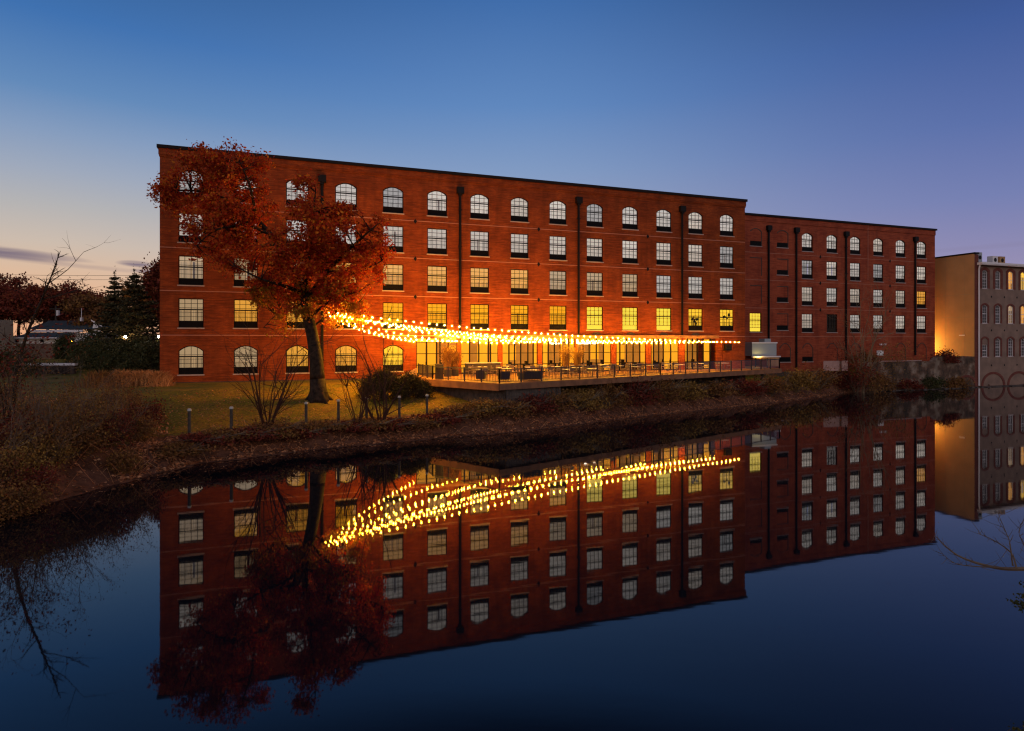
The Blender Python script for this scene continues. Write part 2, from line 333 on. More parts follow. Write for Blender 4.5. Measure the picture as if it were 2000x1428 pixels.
def ground_z(P):
    P = np.asarray(P, float); x, y = P[:, 0], P[:, 1]
    d = shore_dist(P) + .28 * vnoise(x, y, 1.1) * (x < 45) + .12 * vnoise(x, y, 3.1) * (x < 45)
    z = np.interp(d, [-30, -4, 0, .8, 1.1, 1.9, 2.4, 4.5, 13, 20], [-3, -1.2, -.03, .22, .55, 1.25, 1.48, 1.62, 3.12, 3.18])
    z += np.where((d > .5) & (d < 3), .12 * vnoise(x, y, 2.3), 0)
    back = np.clip((y - 66) / 10, 0, 1) * np.clip((-32 - x) / 4, 0, 1)
    z += back * 1.2 + np.clip((y - 120) / 400, 0, 1) * 6
    # the stone wall and the grey building stand straight in the water
    wallzone = np.clip((x - 44) / 3, 0, 1)
    return z * (1 - wallzone) + wallzone * np.where(shore_dist(P) > .3, 3.1, -1.2)
def axis(lo, hi, a, b, step, grow=1.25):
    mid = list(np.arange(a, b + 1e-6, step)); s = step; v = b
    while v < hi: s *= grow; v += s; mid.append(v)
    s = step; v = a
    while v > lo: s *= grow; v -= s; mid.insert(0, v)
    return np.array(mid)
gx = axis(-900, 1200, -34, 60, .55); gy = axis(-80, 2600, 14, 92, .55)
XX, YY = np.meshgrid(gx, gy); PP = np.stack([XX.ravel(), YY.ravel()], 1); ZZ = ground_z(PP)
nx, ny = len(gx), len(gy)
idx = np.arange(nx * ny).reshape(ny, nx)
Fq = np.stack([idx[:-1, :-1], idx[:-1, 1:], idx[1:, 1:], idx[1:, :-1]], -1).reshape(-1, 4)
g = MB(); g.add(np.column_stack([PP, ZZ]), [tuple(map(int, q)) for q in Fq])
def ground_mat():
    m = bpy.data.materials.new('ground_earth_grass'); m.use_nodes = True; N, L = m.node_tree.nodes, m.node_tree.links
    b = N['Principled BSDF']; b.inputs['Roughness'].default_value = .9; b.inputs['Specular IOR Level'].default_value = .15
    t = N.new('ShaderNodeTexCoord'); s = N.new('ShaderNodeSeparateXYZ'); L.new(t.outputs['Object'], s.inputs[0])
    def noise(sc_, det=6):
        n = N.new('ShaderNodeTexNoise'); n.inputs['Scale'].default_value = sc_; n.inputs['Detail'].default_value = det; L.new(t.outputs['Object'], n.inputs[0]); return n.outputs[0]
    def rng_(v, a, b_):
        n = N.new('ShaderNodeMapRange'); n.inputs['From Min'].default_value = a; n.inputs['From Max'].default_value = b_; L.new(v, n.inputs[0]); return n.outputs[0]
    def mixc(f, a, c):
        n = N.new('ShaderNodeMix'); n.data_type = 'RGBA'; L.new(f, n.inputs[0])
        for i, v in ((6, a), (7, c)):
            if isinstance(v, tuple): n.inputs[i].default_value = (*v, 1)
            else: L.new(v, n.inputs[i])
        return n.outputs[2]
    grass = mixc(rng_(noise(.35), .38, .62), (.118, .106, .007), (.26, .142, .009))
    grass = mixc(rng_(noise(7, 8), .42, .7), grass, (.06, .035, .010))
    earth = mixc(rng_(noise(1.6), .4, .6), (.09, .034, .018), (.18, .066, .034))
    zz = N.new('ShaderNodeMath'); zz.operation = 'ADD'; L.new(s.outputs[2], zz.inputs[0])
    n3 = N.new('ShaderNodeMath'); n3.operation = 'MULTIPLY'; n3.inputs[1].default_value = .25; L.new(noise(2), n3.inputs[0]); L.new(n3.outputs[0], zz.inputs[1])
    L.new(mixc(rng_(zz.outputs[0], 1.52, 1.66), earth, grass), b.inputs['Base Color'])
    bp = N.new('ShaderNodeBump'); bp.inputs['Strength'].default_value = .8; bp.inputs['Distance'].default_value = .06; L.new(noise(9, 8), bp.inputs['Height']); L.new(bp.outputs[0], b.inputs['Normal'])
    return m
struct(g.obj('ground', ground_mat(), smooth=True))

def water_mat():
    m = bpy.data.materials.new('river_water'); m.use_nodes = True; N, L = m.node_tree.nodes, m.node_tree.links
    b = N['Principled BSDF']; b.inputs['Base Color'].default_value = (.004, .005, .009, 1); b.inputs['Roughness'].default_value = .025
    b.inputs['IOR'].default_value = 1.50; b.inputs['Specular IOR Level'].default_value = .5
    t = N.new('ShaderNodeTexCoord'); mp = N.new('ShaderNodeMapping'); mp.inputs['Scale'].default_value = (.35, 1.1, 1); mp.inputs['Rotation'].default_value = (0, 0, R(25))
    L.new(t.outputs['Object'], mp.inputs[0]); n = N.new('ShaderNodeTexNoise'); n.inputs['Scale'].default_value = .9; n.inputs['Detail'].default_value = 3; L.new(mp.outputs[0], n.inputs[0])
    bp = N.new('ShaderNodeBump'); bp.inputs['Strength'].default_value = .045; bp.inputs['Distance'].default_value = .03; L.new(n.outputs[0], bp.inputs['Height']); L.new(bp.outputs[0], b.inputs['Normal'])
    return m
w = MB(); w.quad((-900, -300, 0), (1400, -300, 0), (1400, 900, 0), (-900, 900, 0)); struct(w.obj('water', water_mat()))
def Z(x, y): return float(ground_z([(x, y)])[0])

# ------------------------------------------------------------------ facade frame and window kit
PH = math.atan(F / 3378.0); cs, sn = math.cos(PH), math.sin(PH); TT = math.tan(PH)
OX, OY = -688 / F * 52.1, 52.1
def s_main(px, c=None, ox=OX, oy=OY):
    u = (px - 1000) / F; return (u * oy - ox) / (cs - u * sn)
def arch_pts(w, h, rise, n=8):
    """outline of an opening: bottom left, bottom right, up and over the segmental arch (x,z)"""
    if rise <= 0: return [(-w / 2, 0), (w / 2, 0), (w / 2, h), (-w / 2, h)]
    top = [(w / 2 * math.cos(math.pi * i / n), h - rise + rise * math.sin(math.pi * i / n) ** .75) for i in range(n + 1)]
    if rise < w * .45: top = [(w / 2 - w * i / n, h - rise + rise * (1 - (2 * i / n - 1) ** 2)) for i in range(n + 1)]
    return [(-w / 2, 0), (w / 2, 0)] + top
def holed_wall(mb, x0, x1, z0, z1, openings, depth=.3, y=0.0, mi=0):
    """openings (xc, zb, w, h, rise); strips between rows of equal bottom"""
    xs = sorted({x0, x1} | {o[0] - o[2] / 2 for o in openings} | {o[0] + o[2] / 2 for o in openings})
    zs = sorted({z0, z1} | {o[1] for o in openings} | {o[1] + o[3] for o in openings})
    def hole(xm, zm):
        for o in openings:
            if abs(xm - o[0]) < o[2] / 2 and o[1] < zm < o[1] + o[3]: return True
        return False
    for k in range(len(zs) - 1):
        zm = (zs[k] + zs[k + 1]) / 2; run = None
        for i in range(len(xs) - 1):
            h = hole((xs[i] + xs[i + 1]) / 2, zm)
            if not h and run is None: run = xs[i]
            if run is not None and (h or i == len(xs) - 2):
                e = xs[i] if h else xs[i + 1]
                mb.quad((run, y, zs[k]), (e, y, zs[k]), (e, y, zs[k + 1]), (run, y, zs[k + 1]), mi); run = None
    for xc, zb, w_, h_, rise in openings:
        pts = arch_pts(w_, h_, rise); n = len(pts)
        for i in range(n):
            a, b = pts[i], pts[(i + 1) % n]
            mb.quad((xc + a[0], y, zb + a[1]), (xc + a[0], y + depth, zb + a[1]), (xc + b[0], y + depth, zb + b[1]), (xc + b[0], y, zb + b[1]), mi)
        if rise > 0:
            top = pts[2:]
            for i in range(len(top) - 1):
                a, b = top[i], top[i + 1]
                mb.quad((xc + a[0], y, zb + a[1]), (xc + a[0], y, zb + h_), (xc + b[0], y, zb + h_), (xc + b[0], y, zb + b[1]), mi)
def inset(pts, t):
    xs = [p[0] for p in pts]; zs = [p[1] for p in pts]; cx = (min(xs) + max(xs)) / 2; cz = (min(zs) + max(zs)) / 2
    kx = (max(xs) - min(xs) - 2 * t) / (max(xs) - min(xs)); kz = (max(zs) - min(zs) - 2 * t) / (max(zs) - min(zs))
    return [(cx + (x - cx) * kx, cz + (z - cz) * kz) for x, z in pts]
KIT = {}
def window_kit(w, h, rise, panel, key, cols=4, framem='frame', nrow=5):
    if key in KIT: return KIT[key]
    out = arch_pts(w, h, rise); inn = inset(out, .075); fm = MB(); n = len(out)
    y0, y1 = .09, .17
    for i in range(n):
        j = (i + 1) % n; a, b, c, d = out[i], out[j], inn[j], inn[i]
        fm.quad((a[0], y0, a[1]), (b[0], y0, b[1]), (c[0], y0, c[1]), (d[0], y0, d[1]))
        fm.quad((d[0], y0, d[1]), (c[0], y0, c[1]), (c[0], y1, c[1]), (d[0], y1, d[1]))
    zp = panel if panel else .04
    zt = h - .05; zm = zp + (zt - zp) * .52
    fm.box(-w / 2 + .06, w / 2 - .06, y0 + .002, y1, zm - .05, zm + .05)
    if panel: fm.box(-w / 2 + .06, w / 2 - .06, y0 + .001, y1, panel - .03, panel + .02)
    for i in range(1, cols):
        x = -w / 2 + w * i / cols; top = h - rise * (2 * x / w) ** 2 if rise else h
        fm.box(x - .02, x + .02, y0 + .02, y0 + .05, zp, top - .04)
    for k in range(1, nrow):
        z = zp + (zt - zp) * k / nrow
        if abs(z - zm) > .12 and z < h - rise - .02: fm.box(-w / 2 + .06, w / 2 - .06, y0 + .022, y0 + .048, z - .018, z + .018)
    fme = fm.mesh('window', M[framem])
    p = MB(); pts = inset(out, .05); p.add([(x, y0 + .06, z) for x, z in pts], [tuple(range(len(pts)))]); pane = p.mesh('pane', M['glass'] if framem == 'frame' else M['glass_low'])
    cur = {}
    for var in range(4):
        c = MB(); N_ = 56; xs = [-w / 2 + w * i / N_ for i in range(N_ + 1)]; gap = [0, 0, .045, .09][var]; off = [0, 0, -.12, .2][var]
        zsh = [zm - .06, h * .34 + zp * .4, zm + .1, h - rise - .5][var]
        fr = [23, 29, 19, 25][var]; am = [.045, .05, .06, .045][var]
        for i in range(N_):
            if abs((xs[i] + xs[i + 1]) / 2 - off) < gap: continue
            ya, yb = (.26 + am * math.sin(xs[k] * fr + (2.1 + var) * math.sin(xs[k] * (3 + var))) for k in (i, i + 1))
            c.quad((xs[i], ya, 0), (xs[i + 1], yb, 0), (xs[i + 1], yb, zsh + .05), (xs[i], ya, zsh + .05))
        c.quad((-w / 2, .2, zsh), (w / 2, .2, zsh), (w / 2, .2, h), (-w / 2, .2, h))
        c.m = [1] * (len(c.f) - 1) + [0]
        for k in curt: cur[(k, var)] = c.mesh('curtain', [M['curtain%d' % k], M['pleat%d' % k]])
    cur['lemon'] = None; q = MB(); q.quad((-w / 2, .28, 0), (w / 2, .28, 0), (w / 2, .28, h), (-w / 2, .28, h)); cur['lemon'] = q.mesh('room_sheet', M['lemon']); cur['dark'] = q.mesh('room_sheet', M['darkroom'])  # flat glowing or dark sheet stands in for the room behind the glass
    pn = None
    if panel:
        g_ = MB(); g_.box(-w / 2 + .07, w / 2 - .07, y0 + .012, y0 + .05, .06, panel - .03)
        k = .12
        while k < panel - .08: g_.box(-w / 2 + .12, w / 2 - .12, y0 - .004, y0 + .012, k, k + .025); k += .07
        pn = g_.mesh('grille', M['panel'])
    sl = MB(); sl.box(-w / 2 - .07, w / 2 + .07, -.06, .05, -.10, -.004)
    KIT[key] = (fme, pane, cur, pn, sl.mesh('sill', M['sill']), w, h)
    return KIT[key]
RV = random.Random(12)
def place_window(parent, key, x, zb, y=0, curtain=0, sill=True):
    if curtain == 0: curtain = RV.choice((0, 0, 0, 6, 5, 7))
    fme, pane, cur, pn, sl, w_, h_ = KIT[key]
    f = inst('window', fme, parent, (x, y, zb)); inst('pane', pane, f)
    cn = inst('curtain' if curtain not in ('dark', 'lemon') else 'room_sheet', cur[curtain] if curtain in ('dark', 'lemon') else cur[(curtain, RV.choice((0, 0, 0, 1, 1, 1, 2, 3)))], f)
    if pn and curtain not in ('dark', 'lemon'): inst('grille', pn, f)
    if sill: inst('sill', sl, f)
    return f

ROWS = [(18.71, 2.47, .36), (15.04, 2.47, 0), (11.44, 2.47, 0), (7.84, 2.47, 0), (3.88, 2.44, .42)]
COLP = [373, 480, 581, 676, 768, 854, 937, 1015, 1090, 1162, 1231, 1297, 1359, 1420]
COLS = [s_main(p) for p in COLP]; LEN = s_main(1455)
WW = 1.92
for key, (zb, h, r) in zip(('r5', 'r4', 'r3', 'r2', 'r1'), ROWS): window_kit(WW, h, r, .56, key)
ROOF = 23.05
mill = thing('brick_mill_building', 'long five storey red brick mill building with rows of curtained windows behind the lit deck', 'building', (OX, OY, 0), PH)
wb = MB()
SF0, SF1, SFZ = s_main(813), s_main(1412), 6.95
ops = []
for ri, (zb, h, r) in enumerate(ROWS):
    for ci, x in enumerate(COLS):
        if ri == 4 and ci > 4: continue
        ops.append((x, zb, WW, h, r))
ops.append(((SF0 + SF1) / 2, 3.5, SF1 - SF0, SFZ - 3.5, 0))
upper = [o for o in ops if o[1] > 7]; lower = [o for o in ops if o[1] < 7]
holed_wall(wb, 0, LEN, 7.4, 22.1, upper, .32); holed_wall(wb, 0, LEN, 3.25, 7.4, lower, .32)
DEP = 17
wb.quad((0, DEP, 2.5), (0, 0, 2.5), (0, 0, 22.1), (0, DEP, 22.1)); wb.quad((LEN, 0, 2.5), (LEN, DEP, 2.5), (LEN, DEP, 22.1), (LEN, 0, 22.1))
wb.quad((LEN, DEP, 2.5), (0, DEP, 2.5), (0, DEP, 22.1), (LEN, DEP, 22.1))
wb.box(-.05, LEN + .05, -.06, DEP, 22.1, 22.25); wb.box(-.09, LEN + .09, -.10, DEP + .05, 22.25, 22.78)
wb.obj('wall', M['brick'], mill)
b = MB(); b.box(-.02, LEN + .02, -.05, DEP, 1, 3.252); b.obj('foundation', M['brick_base'], mill)
b = MB(); b.box(-.2, LEN + .2, -.22, DEP + .1, 22.78, ROOF); b.obj('roof_coping', M['coping'], mill)
for z in (18.1, 14.55, 10.93, 7.2):
    b = MB(); b.box(0, LEN, -.022, .01, z - .03, z + .03); b.obj('stone_band', M['band'], mill)
glow = {0: [0] * 14, 1: [0, 0, 0, 0, 5, 5, 5, 5, 5, 5, 0, 0, 0, 0], 2: [1, 1, 1, 2, 2, 2, 2, 2, 1, 1, 1, 0, 0, 0],
        3: [1, 2, 2, 3, 3, 3, 3, 3, 3, 'lemon', 'lemon', 'lemon', 4, 4], 4: [1, 1, 2, 2, 4]}
for ri, key in enumerate(('r5', 'r4', 'r3', 'r2', 'r1')):
    for ci, x in enumerate(COLS):
        if ri == 4 and ci > 4: continue
        gl = glow[ri][ci]
        f = place_window(mill, key, x, ROWS[ri][0], 0, gl)
        if ri == 3 and ci in (12, 13):      # things standing inside the two clear lit windows
            hp = MB(); rr = random.Random(ci)
            for k in range(5 if ci == 13 else 9):
                cx, cz = rr.uniform(-.5, .6), (rr.uniform(.5, 2.1) if ci == 13 else rr.uniform(.2, 1.4)); w_ = rr.uniform(.1, .22)
                pts = [(cx + w_ * rr.uniform(.6, 1.3) * math.cos(a), cz + w_ * rr.uniform(.6, 1.3) * math.sin(a)) for a in [i * 2 * math.pi / 9 for i in range(9)]]
                hp.prismY(pts, .178, .192)
                hp.box(cx - .015, cx + .015, .18, .19, 0.05, cz)
            hp.obj('houseplant', M['frame'], f)
# anchor plates
b0 = MB(); b0.prismY([(-.16, 0), (0, -.24), (.16, 0), (0, .24)], -.05, 0); pl = b0.mesh('anchor_plate', M['pipe'])
for px in (811, 1052, 1265):
    for z in (18.05, 14.5, 10.88): inst('anchor_plate', pl, mill, (s_main(px), 0, z))
# downspouts
def downspout(parent, x, y, ztop, zbot):
    d = MB(); d.tube([(x, y - .14, ztop), (x, y - .14, zbot)], [.13, .13], 6)
    z = ztop - 1.5
    while z > zbot + .5: d.box(x - .17, x + .17, y - .28, y - .001, z, z + .06); z -= 3.6
    d.prism([(x - .17, y - .34), (x + .17, y - .34), (x + .17, y - .001), (x - .17, y - .001)], ztop - .1, ztop + .1)
    d.box(x - .34, x + .34, y - .42, y - .001, ztop + .1, ztop + .72)
    return d.obj('downspout', M['pipe'], parent)
for px, zb in ((629, 3.3), (898, 7.1), (1129, 7.1), (1331, 7.1)): downspout(mill, s_main(px), 0, 20.9, zb)
# ground floor front: piers, posts, lit shades, panes
sf = MB(); posts = MB()
room = MB(); room.box(SF0 - .05, SF1 + .05, 5.0, 5.1, 3.4, 7.1); room.box(SF0 - .05, SF1 + .05, .3, 5.0, 3.38, 3.46); room.box(SF0 - .05, SF1 + .05, .33, 5.0, 7.0, 7.1)
M['roomw'] = mat('room_wall', (.30, .13, .05), noise=((.12, .05, .02), 1), nscale=.6, emis=(1, .40, .05), es=.34)  # indoor lamplight painted as emission on wall, floor and ceiling
room.obj('dining_room', M['roomw'], mill)
rq = random.Random(5); q = MB()
for k in range(26):
    x = SF0 + 2 + (SF1 - SF0 - 3) * (k + rq.random() * .6) / 26; y = rq.uniform(1.6, 4.2); w_ = rq.uniform(.3, .7)
    q.box(x - w_, x + w_, y, y + .6, 4.2, 4.25); q.box(x - .04, x + .04, y + .25, y + .35, 3.5, 4.2); q.box(x - w_ - .3, x - w_ - .1, y, y + .4, 3.5, rq.uniform(4.2, 4.6)); q.box(x + w_ + .1, x + w_ + .3, y, y + .4, 3.5, rq.uniform(4.2, 4.6))
q.obj('dining_furniture', M['frame'], mill)['kind'] = 'stuff'
q = MB()
for k in range(9):
    x = SF0 + 3 + (SF1 - SF0 - 5) * (k + .5) / 9; q.box(x - .5, x + .5, 4.95, 4.99, 4.6, 6.2)
q.obj('added_glow_panels', M['shade'], mill)['kind'] = 'stuff'  # glowing panels added to brighten the dining room
shades = [(814, 832), (836, 852), (902, 917), (938, 953), (960, 973), (983, 994), (1043, 1050), (1060, 1071), (1096, 1099), (1113, 1123), (1181, 1194), (1205, 1211),
          (1252, 1262), (1273, 1277), (1298, 1310), (1313, 1326), (1339, 1343), (1376, 1388)]
for a, c in shades:
    q = MB(); q.box(s_main(a), s_main(c), .26, .29, 3.62, 6.85); q.obj('lit_shade', M['shade'], mill)
for a, c in [(973, 982), (1051, 1059), (1123.5, 1128), (1194.5, 1204), (1262.5, 1272), (1326.5, 1338), (893, 901), (1399, 1411)]:
    sf = MB(); sf.box(s_main(a), s_main(c), .02, .42, 3.5, SFZ); sf.obj('brick_pier', M['brick'], mill)
for px in (813.5, 834, 853.5, 860, 876, 918, 936, 955, 959, 995, 1006, 1018, 1032, 1042.5, 1060, 1072, 1084, 1095, 1112, 1140, 1152, 1166, 1180, 1204.5, 1212, 1225, 1238, 1251, 1273, 1278, 1288, 1297, 1311.5, 1339, 1344, 1354, 1364, 1375, 1389):
    posts.box(s_main(px) - .06, s_main(px) + .06, .1, .2, 3.5, SFZ)
for z in (4.35, 5.45, 6.5): posts.box(SF0, SF1, .12, .18, z, z + .06)
posts.box(SF0, SF1, .08, .22, 3.47, 3.6)
posts.obj('window_mullions', M['frame'], mill)
q = MB(); q.quad((SF0, .15, 3.5), (SF1, .15, 3.5), (SF1, .15, SFZ), (SF0, .15, SFZ)); q.obj('shop_glass', M['glass_low'], mill)
q = MB(); q.box(s_main(848), s_main(1398), -.5, -.002, 7.02, 7.26); q.box(s_main(848), s_main(1398), -.55, -.5, 6.96, 7.3)
q.obj('canopy', M['fascia'], mill)
for px in (1091, 1165, 1232, 1296, 1358):   # arch tops of the old openings over the canopy
    q = MB(); xc = s_main(px); pts = [(xc + .55 * math.cos(a), 7.30 + .33 * math.sin(a)) for a in [math.pi * i / 8 for i in range(9)]]
    q.prismY(pts, -.03, -.002); q.obj('arch_infill', M['brick_base'], mill)
# wall lamp box at the right end of the facade
q = MB(); q.box(s_main(1413), s_main(1425), -.4, -.002, 5.6, 6.35); q.obj('wall_box', M['pipe'], mill)

# ------------------------------------------------------------------ annex
AC = 69.7; SET = (AC - 62.72) * cs
def s_plane(px, c):   # local s (same axes as mill) of the ray through px on the plane Y - X t = c
    u = (px - 1000) / F; Y = c / (1 - u * TT); X = u * Y
    return (X - OX) * cs + (Y - OY) * sn
AL, AR = LEN - 3, s_plane(1826, AC)
annex = thing('brick_annex', 'darker red brick building set back right of the long mill', 'building', (OX, OY, 0), PH)
ax = MB(); ACOL = [s_plane(p, AC) for p in (1577, 1625, 1670.5, 1715.5, 1759, 1800)]
aops = [(x, zb, WW - .04, h, r) for (zb, h, r) in ROWS[:4] for x in ACOL]
x1476, x1528 = s_plane(1476, AC), s_plane(1528, AC)
aops.append((x1476, 7.84, WW - .04, 2.47, 0))
ax1 = MB(); holed_wall(ax1, AL, AR, 2.6, 22.2, aops, .32, SET)
ax1.quad((AR, SET, 2.4), (AR, SET + 15, 2.4), (AR, SET + 15, 22.2), (AR, SET, 22.2)); ax1.quad((AL, SET + 15, 2.4), (AL, SET + .01, 2.4), (AL, SET + .01, 22.2), (AL, SET + 15, 22.2))
ax1.box(AL, AR + .06, SET - .07, SET + 15.05, 22.2, 22.9)
ax1.obj('wall', M['brick_dark'], annex)
b = MB(); b.box(AL, AR + .03, SET - .04, SET + 15, -1, 2.602); b.obj('foundation', M['brick_base'], annex)
b = MB(); b.box(AL, AR + .2, SET - .22, SET + 15.2, 22.9, 23.15); b.obj('roof_coping', M['coping'], annex)
for z in (18.15, 14.6, 10.95, 7.25):
    b = MB(); b.box(LEN + .02, AR, SET - .02, SET + .01, z - .025, z + .025); b.obj('stone_band', M['band'], annex)
for k, (zb, h, r) in enumerate(ROWS[:4]): window_kit(WW - .04, h, r, .56, 'a%d' % k)
ag = [[0, 0, 0, 0, 0, 0], [0, 0, 0, 0, 0, 0], [0, 0, 5, 0, 0, 2], [0, 'dark', 0, 0, 0, 0]]
for k, (zb, h, r) in enumerate(ROWS[:4]):
    for i, x in enumerate(ACOL): place_window(annex, 'a%d' % k, x, zb, SET, ag[k][i])
place_window(annex, 'a3', x1476, 7.84, SET, 'lemon')
vb = MB(); vb.box(-.9, .9, -.03, 0, 0, .62)
z = .06
while z < .56: vb.box(-.84, .84, -.05, -.03, z, z + .03); z += .09
vm = vb.mesh('wall_vent', M['panel'])
for x, zz in [(x1476, 19.0), (x1528, 19.0), (x1528, 15.4), (x1528, 11.8), (x1528, 8.1), (s_plane(1533, AC), 3.9), (ACOL[0], 3.9)]:
    inst('wall_vent', vm, annex, (x, SET - .002, zz)); q = MB(); q.box(x - 1, x + 1, SET - .07, SET - .003, zz - .1, zz - .01); q.obj('sill', M['sill'], annex)
def blind_arch(x, zb, h, rise, w_=1.9):   # bricked up opening: a raised ring of brick
    q = MB(); o_ = arch_pts(w_, h, rise); i_ = inset(o_, .1)
    for k in range(1, len(o_) - 1):
        a, b_, c_, d_ = o_[k], o_[k + 1], i_[k + 1], i_[k]
        q.prismY([(x + a[0], zb + a[1]), (x + b_[0], zb + b_[1]), (x + c_[0], zb + c_[1]), (x + d_[0], zb + d_[1])], SET - .05, SET - .004)
    q.obj('bricked_arch', M['brick_base'], annex)
for x, zb, h, r in [(x1476, 15.1, 2.4, 0), (x1476, 11.5, 2.4, 0), (x1476, 18.9, 2.4, .4), (x1528, 18.9, 2.4, .4), (x1528, 15.1, 2.4, 0), (x1528, 11.5, 2.4, 0), (x1528, 7.9, 2.4, 0)] + \
        [(s_plane(p, AC), 3.9, 2.5, .7) for p in (1533, 1577, 1625, 1670.5, 1759, 1800)]: blind_arch(x, zb, h, r)
for px, zb in ((1500, 6.6), (1554, 2.7), (1651, 2.7), (1786, 4.6)): downspout(annex, s_plane(px, AC), SET, 21.0, zb)
for px in (1602, 1738):
    for z in (18.05, 14.5, 10.88): inst('anchor_plate', pl, annex, (s_plane(px, AC), SET, z))
q = MB(); q.box(s_plane(1712, AC), s_plane(1724, AC), SET - .12, SET - .003, 4.6, 5.3); q.obj('meter_cabinet', M['white'], annex)
q = MB(); q.tube([(s_plane(1694, AC), SET - .1, 22.9), (s_plane(1694, AC), SET - .1, 15.2)], [.03, .03], 4); q.obj('cable', M['band'], annex)
# roof hatch rail seen over the annex
q = MB(); q.box(LEN + 1, LEN + 4.6, SET + 3, SET + 3.2, 23.6, 23.75); q.box(LEN + 1.2, LEN + 1.3, SET + 3.05, SET + 3.15, 23.1, 23.6); q.box(LEN + 4.2, LEN + 4.3, SET + 3.05, SET + 3.15, 23.1, 23.6); q.obj('roof_rail', M['metal'], annex)
fl = thing('floodlight', 'pair of small white floodlights low on the dark annex wall', 'lamp', (OX + s_plane(1718, AC) * cs, OY + s_plane(1718, AC) * sn, 0), PH)
for dx_ in (0, .8):
    q = MB(); q.box(dx_ - .12, dx_ + .12, SET - .3, SET - .003, 7.0, 7.35) if False else q.prism([(dx_ - .13, SET - .3), (dx_ + .13, SET - .3), (dx_ + .08, SET - .01), (dx_ - .08, SET - .01)], 6.05, 6.28); q.obj('lamp_head', M['whiteframe'], fl)

# ------------------------------------------------------------------ tan and grey building on the right
GC = 65.9
gx0, gy0 = .74 * 90, 90.0
tan = thing('tan_block', 'tall windowless tan wall block glowing yellow at its foot, right of the brick annex', 'building', (gx0, gy0, 0), PH)
q = MB(); q.box(0, .75, 0, 22, -.5, 19.1); q.obj('brick_pier', M['redtrim'], tan)
q = MB(); q.box(-.06, -.002, 0.06, 22, -.5, 19.2); q.obj('wall', M['stucco'], tan)
q = MB(); q.box(-.12, .85, -.06, 22.1, 19.2, 19.42); q.obj('roof_coping', M['coping'], tan)
seams = MB()
for z in (6.9, 10.1, 13.4): seams.box(-.066, -.061, .06, 22, z, z + .04)
for y in (1.4, 2.8, 4.2, 5.6, 7): seams.box(-.066, -.061, y, y + .03, 3.9, 19.2)
seams.obj('panel_seams', M['roomw'] if False else mat('seam', (.36, .23, .12)), tan)
q = MB(); q.box(-.1, -.064, 1.4, 2.2, 7.4, 7.55); q.obj('wall_bracket', M['whiteframe'], tan)
grey = thing('grey_mill_building', 'grey rendered mill with white sash windows and brick arches at the right edge', 'building', (gx0 + .75 * cs, gy0 + .75 * sn, 0), PH)
window_kit(1.2, 2.7, .28, 0, 'g', cols=3, framem='whiteframe', nrow=6); window_kit(1.2, 1.75, 0, 0, 'gs', cols=3, framem='whiteframe', nrow=4)
def s_grey(px):
    u = (px - 1000) / F; Y = GC / (1 - u * TT); X = u * Y; return (X - grey.location.x) * cs + (Y - grey.location.y) * sn
g0 = s_grey(1923.5); dg = s_grey(1949) - g0; gcols = [g0 + dg * i for i in range(7)]
GR = [14.25, 9.2, 4.35]; gops = []
for ri, zb in enumerate(GR):
    for i, x in enumerate(gcols): gops.append((x, zb, 1.2, 1.75 if (ri == 2 and i == 0) else 2.7, 0 if (ri == 2 and i == 0) else .28))
q = MB(); holed_wall(q, 0, 24, -.5, 17.6, gops[:14], .3) if False else None
q = MB()
for r_ in range(3):
    zz0, zz1 = [(13, 17.6), (8, 13), (-.5, 8)][r_]
    holed_wall(q, .002, 24, zz0, zz1, gops[r_ * 7:(r_ + 1) * 7], .3)
q.quad((24, 0, -.5), (24, 18, -.5), (24, 18, 17.6), (24, 0, 17.6)); q.obj('wall', M['render'], grey)
for ri, zb in enumerate(GR):
    for i, x in enumerate(gcols):
        gl = {(0, 2): 2, (0, 3): 4, (1, 3): 2, (1, 2): 1}.get((ri, i), 'dark')
        place_window(grey, 'gs' if (ri == 2 and i == 0) else 'g', x, zb, 0, gl)
def brick_ring(parent, x, zb, w_, h_, rise, t=.28, y0=-.05, legs=True, half=None):
    q = MB(); o_ = arch_pts(w_ + 2 * t, h_ + t, rise + t * .4, 12); i_ = arch_pts(w_, h_, rise, 12)
    for k in range(1 if legs else 2, len(o_) - (0 if legs else 1)):
        a, b_ = o_[k], o_[(k + 1) % len(o_)]; d_, c_ = i_[k], i_[(k + 1) % len(o_)]
        q.prismY([(x + a[0], zb + a[1]), (x + b_[0], zb + b_[1]), (x + c_[0], zb + c_[1]), (x + d_[0], zb + d_[1])], y0, -.003)
    return q.obj('brick_surround', M['redtrim'], parent)
for ri, zb in enumerate(GR):
    for i, x in enumerate(gcols): brick_ring(grey, x, zb, 1.22, 2.7, .28, t=.26 if ri else .42)
def big_arch(parent, x, z0, r, y0=-.06, t=.42, n=18, yk=-.003):
    q = MB()
    for k in range(n):
        a, b_ = math.pi * k / n, math.pi * (k + 1) / n
        f_ = lambda A, rr: (x + rr * math.cos(A), z0 + rr * .78 * math.sin(A))
        q.prismY([f_(a, r), f_(a, r + t), f_(b_, r + t), f_(b_, r)], y0, yk)
    return q.obj('brick_arch', M['redtrim'], parent)
for k in range(4): big_arch(grey, 3.1 + 5.6 * k, .15, 2.15)
bpm = MB(); bpm.prismY([(-.12, 0), (0, -.16), (.12, 0), (0, .16)], -.04, 0); bpm = bpm.mesh('anchor_plate', M['pipe'])
for x in gcols:
    for z in (13.1, 8.2, 3.1): inst('anchor_plate', bpm, grey, (x + dg / 2, 0, z))
q = MB(); q.box(-.3, 24.2, -.65, .2, 17.6, 17.95); q.box(-.35, 24.2, -.72, -.65, 17.72, 18.0); q.obj('eave', M['whiteframe'], grey)
